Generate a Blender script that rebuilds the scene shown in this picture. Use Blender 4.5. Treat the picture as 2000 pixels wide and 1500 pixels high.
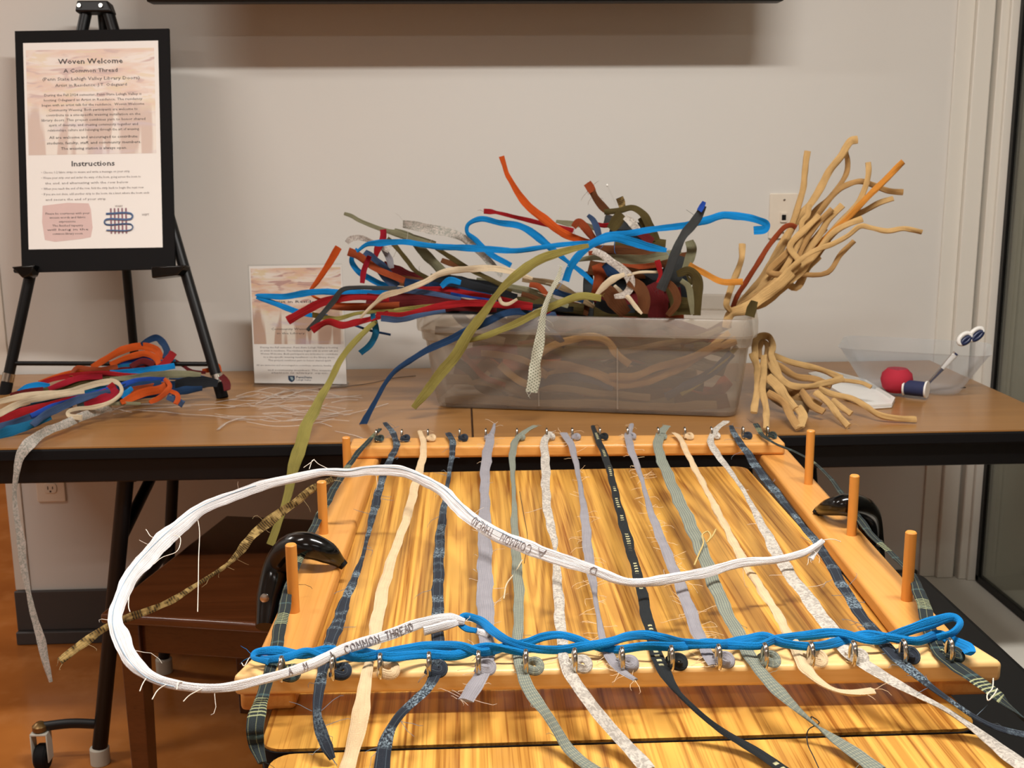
import bpy, bmesh, math, random
from mathutils import Vector, Matrix

# ------------------------------------------------------------------ camera, world, lamps, exposure
SC = bpy.context.scene
for o in list(bpy.data.objects):
    bpy.data.objects.remove(o, do_unlink=True)
COL = SC.collection
V = Vector
F, PITCH, YAW, ROLL, CH = 2233.0, .2042, .0441, -.0073, 1.3024      # focal length in pixels of a 2000x1500 frame
_f = V((math.sin(YAW)*math.cos(PITCH), math.cos(YAW)*math.cos(PITCH), -math.sin(PITCH)))
_r = V((math.cos(YAW), -math.sin(YAW), 0)); _u = _r.cross(_f)
RT = math.cos(ROLL)*_r + math.sin(ROLL)*_u; UP = -math.sin(ROLL)*_r + math.cos(ROLL)*_u; FW = _f
CAM = V((0, 0, CH))
cd = bpy.data.cameras.new('camera'); cam = bpy.data.objects.new('camera', cd); COL.objects.link(cam)
cd.sensor_width = 36; cd.lens = F/2000*36; cd.clip_start = .05
cam.matrix_world = Matrix(((RT.x, UP.x, -FW.x, 0), (RT.y, UP.y, -FW.y, 0), (RT.z, UP.z, -FW.z, CH), (0, 0, 0, 1)))
cd.dof.use_dof = True; cd.dof.focus_distance = 1.35; cd.dof.aperture_fstop = 16
SC.camera = cam
W = bpy.data.worlds.new('world'); SC.world = W; W.use_nodes = True
W.node_tree.nodes['Background'].inputs[0].default_value = (.46, .45, .41, 1)
W.node_tree.nodes['Background'].inputs[1].default_value = .9
SC.view_settings.view_transform = 'Standard'; SC.view_settings.look = 'None'
SC.view_settings.exposure = .62; SC.view_settings.gamma = 1; SC.view_settings.use_curve_mapping = False

def lamp(name, loc, sx, sy, power, col=(1, .972, .93)):
    l = bpy.data.lights.new(name, 'AREA'); l.shape = 'RECTANGLE'; l.size = sx; l.size_y = sy
    l.energy = power; l.color = col
    o = bpy.data.objects.new(name, l); COL.objects.link(o); o.location = loc
    return o
lamp('ceiling_lamp', (.42, 1.08, 2.665), 1.15, .14, 39)
lamp('ceiling_lamp.001', (-1.95, 1.3, 2.665), 1.15, .16, 17)
lamp('ceiling_lamp.002', (.42, -1.2, 2.665), 1.15, .16, 4)
lamp('ceiling_lamp.003', (-1.95, -1.2, 2.665), 1.15, .16, 15)
lamp('ceiling_lamp.004', (-3.6, 3.6, 2.665), 1.15, .16, 24)

# ------------------------------------------------------------------ from the survey of the photograph to places in the room
def ray(x, y): return FW*F + RT*(x-1000) - UP*(y-750)
def UZ(x, y, z):
    d = ray(x, y); return CAM + d*((z-CH)/d.z)
def UY(x, y, Y):
    d = ray(x, y); return CAM + d*(Y/d.y)
def UP_(x, y, p, n):
    d = ray(x, y); return CAM + d*((p-CAM).dot(n)/d.dot(n))
def depth(p): return (p-CAM).dot(FW)
rnd = random.Random(7)

# ------------------------------------------------------------------ object helpers
def tag(o, label=None, cat=None, group=None, kind=None):
    if label: o['label'] = label
    if cat: o['category'] = cat
    if group: o['group'] = group
    if kind: o['kind'] = kind
    return o
def thing(name, label, cat, loc=(0, 0, 0), group=None):
    o = bpy.data.objects.new(name, None); COL.objects.link(o); o.location = loc; o.empty_display_size = .05
    return tag(o, label, cat, group)
def mesh_obj(name, me, parent=None):
    o = bpy.data.objects.new(name, me); COL.objects.link(o)
    if parent is not None:
        o.parent = parent; o.matrix_parent_inverse = Matrix.Translation(parent.location).inverted()
    return o

class MB:
    """collects simple solids and links them as one mesh object"""
    def __init__(s): s.v = []; s.f = []; s.uv = {}
    def add(s, vs, fs):
        b = len(s.v); s.v += [tuple(v) for v in vs]; s.f += [tuple(i+b for i in f) for f in fs]; return s
    def box(s, x0, y0, z0, x1, y1, z1, M=None):
        vs = [V((x, y, z)) for z in (z0, z1) for y in (y0, y1) for x in (x0, x1)]
        if M is not None: vs = [M @ v for v in vs]
        return s.add(vs, [(0, 2, 3, 1), (4, 5, 7, 6), (0, 1, 5, 4), (2, 6, 7, 3), (0, 4, 6, 2), (1, 3, 7, 5)])
    def hexa(s, b, t):      # four bottom corners, four top corners
        return s.add(list(b)+list(t), [(3, 2, 1, 0), (4, 5, 6, 7)] + [(i, (i+1) % 4, 4+(i+1) % 4, 4+i) for i in range(4)])
    def prism(s, out, z0, z1, M=None):
        n = len(out); vs = [V((x, y, z)) for z in (z0, z1) for x, y in out]
        if M is not None: vs = [M @ v for v in vs]
        return s.add(vs, [tuple(range(n-1, -1, -1)), tuple(range(n, 2*n))] + [(i, (i+1) % n, n+(i+1) % n, n+i) for i in range(n)])
    def tube(s, pts, r, n=10, flat=1.0, side=None, close=True):
        pts = [V(p) for p in pts]; m = len(pts)
        rr = r if isinstance(r, (list, tuple)) else [r]*m
        prev = side
        vs = []
        for i, p in enumerate(pts):
            t = (pts[min(i+1, m-1)]-pts[max(i-1, 0)]).normalized()
            if prev is None: prev = V((0, 0, 1)) if abs(t.z) < .9 else V((1, 0, 0))
            a = (prev - t*prev.dot(t))
            a = a.normalized() if a.length > 1e-6 else t.orthogonal().normalized()
            b = t.cross(a); prev = a
            for k in range(n):
                w = 2*math.pi*k/n
                vs.append(p + a*(math.cos(w)*rr[i]) + b*(math.sin(w)*rr[i]*flat))
        fs = [(i*n+k, i*n+(k+1) % n, (i+1)*n+(k+1) % n, (i+1)*n+k) for i in range(m-1) for k in range(n)]
        if close: fs += [tuple(range(n-1, -1, -1)), tuple((m-1)*n+k for k in range(n))]
        return s.add(vs, fs)
    def lathe(s, prof, n=24, M=None):
        vs = []
        for r, z in prof:
            for k in range(n):
                w = 2*math.pi*k/n; v = V((r*math.cos(w), r*math.sin(w), z)); vs.append(M @ v if M is not None else v)
        m = len(prof)
        fs = [(i*n+k, i*n+(k+1) % n, (i+1)*n+(k+1) % n, (i+1)*n+k) for i in range(m-1) for k in range(n)]
        fs += [tuple(range(n-1, -1, -1)), tuple((m-1)*n+k for k in range(n))]
        return s.add(vs, fs)
    def build(s, name, mat, parent=None, bev=0, seg=2, smooth=True, ang=38, kind=None, label=None):
        me = bpy.data.meshes.new(name); me.from_pydata(s.v, [], s.f); me.update()
        bm = bmesh.new(); bm.from_mesh(me); bmesh.ops.recalc_face_normals(bm, faces=bm.faces); bm.to_mesh(me); bm.free()
        if mat: me.materials.append(mat)
        if smooth:
            for p in me.polygons: p.use_smooth = True
            me.set_sharp_from_angle(angle=math.radians(ang))
        o = mesh_obj(name, me, parent)
        if bev:
            b = o.modifiers.new('bevel', 'BEVEL'); b.width = bev; b.segments = seg; b.limit_method = 'ANGLE'; b.angle_limit = math.radians(35); b.harden_normals = False
        return tag(o, label, kind=kind)

def rrect(x0, y0, x1, y1, r, n=6):
    out = []
    for cx, cy, a0 in ((x1-r, y1-r, 0), (x0+r, y1-r, 90), (x0+r, y0+r, 180), (x1-r, y0+r, 270)):
        for k in range(n+1):
            a = math.radians(a0+90*k/n); out.append((cx+r*math.cos(a), cy+r*math.sin(a)))
    return out

def catmull(P, per=6):
    P = [V(p) for p in P]
    if len(P) < 3: return [P[0].lerp(P[-1], k/per) for k in range(per+1)]
    out = []
    for i in range(len(P)-1):
        p0 = P[i-1] if i else P[0]*2-P[1]; p1 = P[i]; p2 = P[i+1]; p3 = P[i+2] if i+2 < len(P) else P[i+1]*2-P[i]
        d = [max((b-a).length, 1e-6)**.5 for a, b in ((p0, p1), (p1, p2), (p2, p3))]   # centripetal
        m1 = (p1-p0)/d[0]-(p2-p0)/(d[0]+d[1])+(p2-p1)/d[1]; m2 = (p2-p1)/d[1]-(p3-p1)/(d[1]+d[2])+(p3-p2)/d[2]
        m1 *= d[1]; m2 *= d[1]
        for k in range(per):
            t = k/per; h = t*t*t; q = t*t
            out.append(p1*(2*h-3*q+1)+m1*(h-2*q+t)+p2*(-2*h+3*q)+m2*(h-q))
    out.append(P[-1]); return out
def lerp_list(L, n):
    m = len(L); out = []
    for i in range(n):
        t = i/(n-1)*(m-1); k = min(int(t), m-2) if m > 1 else 0; out.append(L[k] if m == 1 else L[k]+(L[k+1]-L[k])*(t-k))
    return out

# ------------------------------------------------------------------ materials
def lin(c):
    return tuple((x/255/12.92 if x/255 <= .04045 else ((x/255+.055)/1.055)**2.4) for x in c[:3])
class NT:
    def __init__(s, name):
        s.m = bpy.data.materials.new(name); s.m.use_nodes = True; s.t = s.m.node_tree; s.b = s.t.nodes['Principled BSDF']; s.out = s.t.nodes['Material Output']
    def n(s, typ, **kw):
        x = s.t.nodes.new(typ)
        for k, v in kw.items(): setattr(x, k, v)
        return x
    def set(s, sock, v):
        if isinstance(v, bpy.types.NodeSocket): s.t.links.new(v, sock)
        elif isinstance(v, tuple) and len(v) == 3 and sock.type == 'RGBA': sock.default_value = (*v, 1)
        else: sock.default_value = v
    def math(s, op, a, b=0., clamp=False):
        x = s.n('ShaderNodeMath', operation=op, use_clamp=clamp); s.set(x.inputs[0], a); s.set(x.inputs[1], b); return x.outputs[0]
    def mix(s, fac, a, b, mode='MIX'):
        x = s.n('ShaderNodeMix', data_type='RGBA', blend_type=mode); s.set(x.inputs[0], fac); s.set(x.inputs[6], a); s.set(x.inputs[7], b); return x.outputs[2]
    def noise(s, vec, scale, detail=3, rough=.55, dist=0):
        x = s.n('ShaderNodeTexNoise'); x.inputs['Scale'].default_value = scale; x.inputs['Detail'].default_value = detail; x.inputs['Roughness'].default_value = rough; x.inputs['Distortion'].default_value = dist
        if vec is not None: s.t.links.new(vec, x.inputs['Vector'])
        return x.outputs['Fac']
    def coord(s, kind='Object', scale=(1, 1, 1)):
        c = s.n('ShaderNodeTexCoord'); m = s.n('ShaderNodeMapping'); m.inputs['Scale'].default_value = scale
        s.t.links.new(c.outputs[kind], m.inputs['Vector']); return m.outputs[0]
    def world(s, scale=(1, 1, 1), rot=(0, 0, 0)):
        g = s.n('ShaderNodeNewGeometry'); m = s.n('ShaderNodeMapping'); m.inputs['Scale'].default_value = scale; m.inputs['Rotation'].default_value = rot
        s.t.links.new(g.outputs['Position'], m.inputs['Vector']); return m.outputs[0]
    def uv(s):
        c = s.n('ShaderNodeTexCoord'); x = s.n('ShaderNodeSeparateXYZ'); s.t.links.new(c.outputs['UV'], x.inputs[0]); return c.outputs['UV'], x.outputs[0], x.outputs[1]
    def bump(s, h, strength=.3, dist=.001):
        b = s.n('ShaderNodeBump'); b.inputs['Strength'].default_value = strength; b.inputs['Distance'].default_value = dist
        s.t.links.new(h, b.inputs['Height']); s.t.links.new(b.outputs[0], s.b.inputs['Normal'])
    def ramp(s, fac, lo, hi):
        x = s.n('ShaderNodeMapRange'); x.inputs[1].default_value = lo; x.inputs[2].default_value = hi; s.t.links.new(fac, x.inputs[0]); return x.outputs[0]
    def fin(s, col=None, rough=.5, spec=.5, metal=0, sheen=0, coat=0, coat_rough=.1):
        if col is not None: s.set(s.b.inputs['Base Color'], col)
        s.set(s.b.inputs['Roughness'], rough); s.b.inputs['Specular IOR Level'].default_value = spec; s.b.inputs['Metallic'].default_value = metal
        s.b.inputs['Sheen Weight'].default_value = sheen; s.b.inputs['Coat Weight'].default_value = coat; s.b.inputs['Coat Roughness'].default_value = coat_rough
        return s.m
MC = {}
def plain(name, c, rough=.5, spec=.5, metal=0, vary=.06, scale=30, coat=0, bump=0):
    if name in MC: return MC[name]
    t = NT(name); g = t.world(); nz = t.noise(g, scale); l = lin(c)
    col = t.mix(nz, tuple(x*(1-vary) for x in l), tuple(min(1, x*(1+vary)) for x in l))
    if bump: t.bump(t.noise(g, scale*8), bump, .0008)
    MC[name] = t.fin(col, rough, spec, metal, coat=coat); return MC[name]

def fabric(name, c, pat=None, c2=None, c3=None, rough=.88, sheen=.04):
    """woven cloth: u runs along the strip (one unit = 2 cm), v across it"""
    if name in MC: return MC[name]
    t = NT('fabric_'+name); uv, u, v = t.uv(); g = t.world()
    l = lin(c); l2 = lin(c2 or c); l3 = lin(c3 or c2 or c)
    big = t.noise(g, 45, 3); fine = t.noise(g, 900, 2)
    col = t.mix(big, tuple(x*.78 for x in l), tuple(min(1, x*1.16) for x in l))
    def stripes(x, freq, lo, hi):           # soft thin lines
        w = t.math('SINE', t.math('MULTIPLY', x, freq)); return t.ramp(w, lo, hi)
    if pat == 'plaid':      # thin pale lines over a dark cloth
        a = stripes(v, 14, .93, .99); b = stripes(u, 2.2, .965, .985); bands = t.ramp(t.math('SINE', t.math('MULTIPLY', u, .62)), .86, .9)
        fine_b = t.math('MULTIPLY', bands, stripes(u, 26, .2, .6))
        col = t.mix(t.math('MULTIPLY', a, .32), col, l2); col = t.mix(t.math('MULTIPLY', b, .25), col, l3); col = t.mix(t.math('MULTIPLY', fine_b, .7), col, l2)
    elif pat == 'fuzzy':    # frayed bands of pale weft over dark cloth
        sp = t.ramp(t.noise(g, 420, 4, .7), .46, .6); bands = t.ramp(t.noise(t.coord('UV', (.28, .02, 1)), 1.6, 1), .48, .56)
        a = stripes(v, 11, .96, .995); col = t.mix(t.math('MULTIPLY', sp, bands), col, l2); col = t.mix(t.math('MULTIPLY', a, .5), col, l3)
    elif pat == 'grid':     # small check
        a = stripes(v, 38, .2, .8); b = stripes(u, 26, .3, .9)
        col = t.mix(t.math('MULTIPLY', b, .35), col, l3); col = t.mix(t.math('MULTIPLY', a, .7), col, l2)
    elif pat == 'lines':    # lengthwise ribs
        a = stripes(v, 50, .0, .9); col = t.mix(t.math('MULTIPLY', a, .35), col, l2)
    elif pat == 'floral':   # pale figured brocade
        n2 = t.noise(g, 170, 2, .5, 1.5); col = t.mix(t.ramp(n2, .42, .6), col, l2)
    elif pat == 'sequin':   # crosswise gold threads and gaps
        a = stripes(u, 34, -.2, .7); b = t.ramp(t.noise(t.coord('UV', (.7, .3, 1)), 2.2, 2), .45, .6)
        col = t.mix(a, col, l2); col = t.mix(t.math('MULTIPLY', b, .7), col, l3)
    elif pat == 'weave':    # diamond weave of silver and green
        a = stripes(t.math('ADD', t.math('MULTIPLY', u, 19), t.math('MULTIPLY', v, 17)), 1, -.1, .5); b = stripes(t.math('SUBTRACT', t.math('MULTIPLY', u, 19), t.math('MULTIPLY', v, 17)), 1, -.1, .5)
        col = t.mix(t.math('MULTIPLY', a, b), col, l2)
    elif pat == 'dash':     # a row of short pale dashes
        a = stripes(u, 13, .0, .3); m = t.ramp(v, .3, .34); k = t.math('SUBTRACT', 1, t.ramp(v, .66, .7)); b = t.ramp(t.noise(t.coord('UV', (.2, .01, 1)), 1.9, 0), .5, .54)
        col = t.mix(t.math('MULTIPLY', t.math('MULTIPLY', a, b), t.math('MULTIPLY', m, k)), col, l2)
    weave = t.math('ADD', t.math('SINE', t.math('MULTIPLY', u, 110)), t.math('SINE', t.math('MULTIPLY', v, 60)))
    wr = t.noise(t.coord('UV', (.22, 5.5, 1)), 1.3, 2, .5)
    t.bump(t.math('ADD', t.math('MULTIPLY', wr, 2.6), t.math('ADD', t.math('MULTIPLY', weave, .12), t.math('ADD', fine, t.math('MULTIPLY', big, 1.2)))), .55, .0014)
    MC[name] = t.fin(col, rough, .25, sheen=sheen); return MC[name]

FB = dict(
 blue=((2, 122, 190),), orange=((188, 76, 18),), red=((146, 16, 22),), crimson=((150, 18, 38),), rust=((142, 62, 28),), brown=((96, 56, 28),), maroon=((92, 20, 22),),
 olive=((140, 130, 66),), dkolive=((78, 66, 32),), sage=((124, 121, 94),), navy=((26, 54, 88),), slate=((58, 78, 110),), teal=((14, 92, 128),), black=((26, 29, 33),),
 charcoal=((58, 60, 60),), cream=((204, 186, 156),), creamwarp=((218, 190, 150),), tan=((200, 162, 106),), tan2=((178, 138, 86),), ochre=((204, 134, 52),), white=((226, 222, 218),), royal=((30, 70, 160),),
 lilac=((152, 148, 152), 'lines', (122, 122, 134)), greenplaid=((134, 140, 126), 'grid', (88, 94, 96), (190, 184, 150)), silver=((200, 192, 182), 'floral', (160, 150, 142)),
 brocade=((206, 198, 186), 'floral', (164, 156, 146)), plaid=((36, 44, 46), 'plaid', (186, 190, 140), (96, 130, 130)), fuzzy=((36, 42, 52), 'fuzzy', (138, 156, 166), (96, 112, 122)), dash=((28, 32, 34), 'dash', (190, 184, 140)),
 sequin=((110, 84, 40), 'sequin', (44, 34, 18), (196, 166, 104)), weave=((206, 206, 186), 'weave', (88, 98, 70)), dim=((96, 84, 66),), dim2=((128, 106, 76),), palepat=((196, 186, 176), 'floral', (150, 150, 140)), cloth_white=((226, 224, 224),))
def fab(k): return fabric(k, *FB[k])

def wood(name, light, dark, axis='y', scale=1., contrast=1., rough=.35, coat=.25, ring=9.):
    if name in MC: return MC[name]
    t = NT('wood_'+name)
    s = {'y': (1, .06, 1), 'x': (.06, 1, 1), 'z': (1, 1, .06)}[axis]
    g = t.world(tuple(k*scale for k in s))
    big = t.noise(g, 7, 3, .5, .6)
    rings = t.math('FRACT', t.math('MULTIPLY', big, ring))
    rings = t.math('ABSOLUTE', t.math('SUBTRACT', rings, .5))
    ringm = t.ramp(rings, .5, .12)
    fine = t.noise(t.world(tuple(k*scale for k in {'y': (1, .012, 1), 'x': (.012, 1, 1), 'z': (1, 1, .012)}[axis])), 260, 3, .6)
    fac = t.math('ADD', t.math('MULTIPLY', t.math('POWER', ringm, 1.6), .5*contrast), t.math('MULTIPLY', t.ramp(fine, .47, .7), .62*contrast), clamp=True)
    col = t.mix(fac, lin(light), lin(dark))
    t.bump(fine, .12, .0006)
    MC[name] = t.fin(col, rough, .45, coat=coat, coat_rough=.18); return MC[name]
OAK = wood('oak', (234, 178, 84), (146, 88, 28), 'y', 1., 1.0, .36, .25, 15)
PINE = wood('pine', (242, 200, 134), (224, 172, 100), 'x', 1., .6, .42, .2, 5)  # bottom bar: stronger light near the front is put into this paler colour
PINEY_SHADED = wood('pine_rail_shaded', (222, 160, 84), (200, 132, 58), 'y', 1., .6, .42, .2, 5)  # side rails: same wood, with the weaker light coloured in as a darker tone
PINET_SHADED = wood('pine_top_shaded', (224, 164, 90), (202, 138, 64), 'x', 1., .6, .42, .2, 5)  # top bar: same wood again, painted darker for the weaker light farther back
PEG = wood('peg', (222, 150, 66), (200, 124, 46), 'z', 1., .5, .45, .15, 4)
LAM = wood('laminate', (160, 114, 63), (134, 92, 47), 'x', 1., .6, .34, .3, 6)
MAHO = wood('mahogany', (80, 41, 18), (54, 25, 9), 'x', 1., .6, .22, .6, 5)
BLK = plain('black_enamel', (8, 8, 9), .42, .35)
BLKP = plain('black_plastic', (7, 8, 8), .16, .5)
BLKM = plain('black_matt', (15, 14, 15), .7, .2)
CHROME = plain('nickel', (200, 196, 186), .18, .5, 1)
STEEL = plain('bright_steel', (215, 212, 205), .25, .5, 1)
GREYPL = plain('grey_plastic', (190, 186, 172), .5, .4)
WHITEPL = plain('white_plastic', (232, 230, 224), .35, .5)
IVORY = plain('ivory_plate', (226, 214, 196), .35, .5)
PAPER = plain('paper', (248, 244, 238), .7, .3, vary=.01)
INK = plain('ink', (62, 58, 60), .7, .3); INK2 = plain('pale_ink', (146, 140, 140), .7, .3); NAVYINK = plain('navy_ink', (28, 62, 96), .7, .3)

# ------------------------------------------------------------------ the strip builder
class Frames: pass
def strip_mesh(name, P, wid, mat, mode='cam', thick=None, curl=.16, twist=None, per=6, seed=0, parent=None, endcut=True, wav=.04):
    """cloth strip along P (3-D points): a folded lens-shaped section that curls and wavers; returns object, frames"""
    r = random.Random(seed)
    C = catmull(P, per); n = len(C); ww = lerp_list(list(wid), n)
    ph = [r.uniform(0, 6.28) for _ in range(4)]; prevS = None
    fr = []; L = 0
    for i, p in enumerate(C):
        t = C[min(i+1, n-1)]-C[max(i-1, 0)]
        t = t.normalized() if t.length > 1e-7 else V((1, 0, 0))
        if i: L += (p-C[i-1]).length
        ref = (p-CAM).normalized() if mode == 'cam' else V((0, 0, -1))
        s = t.cross(ref)
        s = s.normalized() if s.length > .12 else (prevS if prevS else s.normalized())
        s = (s - t*s.dot(t)).normalized()
        if prevS is not None:
            if s.dot(prevS) < 0: s = -s
            s = (s*.65+prevS*.35); s = (s - t*s.dot(t)).normalized()
        prevS = s
        tw = twist if twist is not None else (.32 if mode == 'cam' else .06)
        a = tw*math.sin(L*38+ph[0])+tw*.5*math.sin(L*90+ph[1]) if tw else 0
        nn = s.cross(t); s2 = s*math.cos(a)+nn*math.sin(a); n2 = s2.cross(t)
        if mode == 'cam' and n2.dot(p-CAM) > 0: n2 = -n2
        if mode == 'flat' and n2.z < 0: n2 = -n2
        fr.append((p, t, s2, n2, ww[i], L))
    K = (-1, -.82, -.45, 0, .45, .82, 1)
    vs = []; uvs = []
    for i, (p, t, s, nn, w, L) in enumerate(fr):
        w = w*(1+wav*math.sin(L*95+ph[1])+wav*.6*math.sin(L*210+ph[2])); h = w/2
        th = min(thick if thick else .0022, w*.42)
        c = curl*w*(math.sin(L*30+ph[3])*.7+.25)
        sk = .05*w*math.sin(L*60+ph[2])
        for sgn in (1, -1):
            ks = K if sgn == 1 else K[-2:0:-1]
            for k in ks:
                q = (1-k*k)**.5 if abs(k) < 1 else 0
                fold = .25*math.sin(k*4+L*70+ph[1])
                off = sgn*th*.5*(q+fold*q) + c*(k*k-.4)
                vs.append(p + s*(k*h+sk) + nn*off); uvs.append((L/.02, (k+1)/2))
    m = 12
    fs = [(i*m+k, i*m+(k+1) % m, (i+1)*m+(k+1) % m, (i+1)*m+k) for i in range(n-1) for k in range(m)]
    fs += [tuple(range(m-1, -1, -1)), tuple((n-1)*m+k for k in range(m))]
    me = bpy.data.meshes.new(name); me.from_pydata([tuple(v) for v in vs], [], fs); me.update()
    ul = me.uv_layers.new(name='UVMap')
    for l in me.loops: ul.data[l.index].uv = uvs[l.vertex_index]
    bm = bmesh.new(); bm.from_mesh(me); bmesh.ops.recalc_face_normals(bm, faces=bm.faces); bm.to_mesh(me); bm.free()
    for p in me.polygons: p.use_smooth = True
    me.set_sharp_from_angle(angle=math.radians(70))
    me.materials.append(mat)
    o = mesh_obj(name, me, parent)
    return o, fr

def place(pts, Y=None, z=None, zf=None):
    """survey points -> room points, on an upright plane (Y, may run from one value to another), at a height z or on a height profile zf(Y)"""
    out = []; n = len(pts)
    for i, p in enumerate(pts):
        x, y = p[0], p[1]; t = i/max(1, n-1)
        if zf is not None:
            q = UZ(x, y, .79)
            for _ in range(8): q = UZ(x, y, zf(q.y))
            out.append(q)
        elif Y is not None:
            YY = p[2] if len(p) > 2 else (Y(x, y) if callable(Y) else (Y if not isinstance(Y, tuple) else lerp_list(list(Y), 101)[int(t*100)]))
            out.append(UY(x, y, YY))
        else:
            zz = p[2] if len(p) > 2 else (z if not isinstance(z, tuple) else lerp_list(list(z), 101)[int(t*100)])
            out.append(UZ(x, y, zz))
    return out
_seed = [0]
def fabric_strip(label, key, pts, w, Y=None, z=None, zf=None, name='fabric_strip', cat='fabric strip', group=None, mode='cam', parent=None, fray=0, fcol=None, **kw):
    _seed[0] += 1
    P = place(pts, Y, z, zf)
    for _ in range(kw.pop('soft', 0)): P = [P[0]]+[P[i]*.5+(P[i-1]+P[i+1])*.25 for i in range(1, len(P)-1)]+[P[-1]]
    if not isinstance(w, (list, tuple)): w = [w]
    ww = [a*depth(p)/F for a, p in zip(lerp_list(list(w), len(P)) if len(w) != len(P) else w, P)]
    o, fr = strip_mesh(name, P, ww, fab(key) if isinstance(key, str) else key, mode=mode, seed=_seed[0], parent=parent, **kw)
    if label: tag(o, label, cat, group)
    if fray: frays(fr, fray, fcol or (FB[key][0] if isinstance(key, str) else (220, 210, 195)), o, _seed[0])
    return o, fr
def frays(fr, count, c, parent, seed, length=(.006, .022), both=True):
    r = random.Random(seed+99); m = MB()
    for k in range(count):
        if k < 4: i = 0 if k % 2 else len(fr)-1
        else: i = r.randrange(len(fr))
        p, t, s, nn, w, L = fr[i]; sg = r.choice((-1, 1))
        end = (t*(-1 if i == 0 else 1)) if k < 4 else t*r.uniform(-.6, .6)
        st = p + s*(sg*w*.47 if k >= 4 else r.uniform(-.4, .4)*w)
        d = (end + s*sg*r.uniform(.5, 1.2) + nn*r.uniform(-.1, .6)).normalized(); ln = r.uniform(*length)
        b = V((r.uniform(-1, 1), r.uniform(-1, 1), r.uniform(-1, .4)))*ln*.5; b2 = V((r.uniform(-1, 1), r.uniform(-1, 1), r.uniform(-1, .4)))*ln*.4
        m.tube([st, st+d*ln*.3+b*.35, st+d*ln*.6+b*.6, st+d*ln*.85+b+b2*.4, st+d*ln*.95+b+b2], [.00032, .0003, .00028, .00024, .00018], 4)
    m.build('loose_threads', plain('thread_%d_%d_%d' % c, c, .9, .2), parent, kind='stuff')

# ================================================================== the room
WY = 2.95                                  # back wall plane
def struct(name, mb, mat, parent=None, bev=0, **kw):
    o = mb.build(name, mat, parent, bev, **kw)
    if parent is None: o['kind'] = 'structure'
    return o
t = NT('floor_sealed'); g = t.world()
col = t.mix(t.ramp(t.noise(g, 2.2, 4), .35, .65), lin((188, 116, 52)), lin((158, 92, 38))); col = t.mix(t.ramp(t.noise(g, 9, 4), .5, .75), col, lin((190, 122, 64)))
FLOORM = t.fin(col, .26, .5, coat=.3)
t = NT('wall_paint'); g = t.world(); t.bump(t.noise(g, 260, 3), .06, .0006)
WALLM = t.fin(t.mix(t.noise(g, 1.5), lin((214, 210, 202)), lin((218, 214, 207))), .62, .3)
TRIMM = plain('trim_paint', (222, 217, 206), .45, .4, vary=.01)
FARM = plain('far_wall_paint', (176, 110, 62), .6, .3, vary=.05, scale=1.2)
BASEM = plain('vinyl_base', (66, 62, 60), .5, .4, vary=.04)
struct('floor', MB().box(-4.6, -3.2, -.06, 1.6, 6.4, 0), FLOORM, smooth=False)
struct('ceiling', MB().box(-4.6, -3.2, 2.72, 1.6, 6.4, 2.78), plain('ceiling_paint', (226, 222, 214), .8, .2, vary=.01), smooth=False)
struct('wall_back', MB().box(-1.205, WY, 0, 1.6, WY+.12, 2.72), WALLM, bev=.004)
struct('wall_far', MB().box(-4.6, 6.3, 0, 1.6, 6.4, 2.72), FARM, smooth=False)
struct('wall_left', MB().box(-4.7, -3.2, 0, -4.6, 6.4, 2.72), WALLM, smooth=False)
struct('wall_front', MB().box(-4.6, -3.3, 0, 1.6, -3.2, 2.72), WALLM, smooth=False)
# right: glazed wall on a low curb
GX = 1.3955
struct('wall_right', MB().box(GX+.02, -3.2, 0, GX+.16, 2.9, .10).box(GX+.02, -3.2, 2.5, GX+.16, 2.9, 2.72).box(GX+.02, -3.2, .10, GX+.16, -2.6, 2.5), WALLM, bev=.003)
sill = struct('trim_1', MB().box(1.245, -2.6, 0, GX+.012, WY-.002, .128), TRIMM, bev=.006)
# vertical jamb boards at the corner
struct('trim_2', MB().box(1.300, WY-.022, .128, 1.346, WY, 2.5), TRIMM, bev=.003)
struct('trim_3', MB().box(1.355, WY-.034, .128, 1.392, WY, 2.5).box(1.375, WY-.046, .128, GX+.004, WY-.034, 2.5), TRIMM, bev=.003)
struct('trim_4', MB().box(1.256, WY-.008, .128, 1.300, WY, 2.5), TRIMM, bev=.002)
struct('trim_5', MB().box(-1.205, WY-.005, .15, -1.166, WY, 2.72), TRIMM, bev=.002)
t = NT('window_glass')
gl = t.n('ShaderNodeBsdfGlossy'); gl.inputs['Roughness'].default_value = .03; gl.inputs['Color'].default_value = (.8, .85, .82, 1)
tr = t.n('ShaderNodeBsdfTransparent'); tr.inputs['Color'].default_value = (.78, .76, .72, 1)
fz = t.n('ShaderNodeLayerWeight'); fz.inputs['Blend'].default_value = .25
mx = t.n('ShaderNodeMixShader'); t.t.links.new(t.math('ADD', t.math('MULTIPLY', fz.outputs['Fresnel'], .5), .03), mx.inputs[0]); t.t.links.new(tr.outputs[0], mx.inputs[1]); t.t.links.new(gl.outputs[0], mx.inputs[2])
t.t.links.new(mx.outputs[0], t.out.inputs[0]); GLASSM = t.m
win = struct('window_1', MB().box(GX, 2.886, .135, GX+.012, 2.902, 2.5).box(GX, -2.6, .135, GX+.012, -2.58, 2.5).box(GX, -2.6, .13, GX+.016, 2.9, .148).box(GX, -2.6, 2.48, GX+.03, 2.9, 2.5), BLK)
struct('pane', MB().box(GX+.004, -2.58, .145, GX+.010, 2.888, 2.48), GLASSM, win, smooth=False)
struct('ground_outside', MB().box(1.6, -4, -.2, 9, 7, -.1), plain('asphalt', (62, 60, 54), .9, .2), smooth=False)
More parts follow.
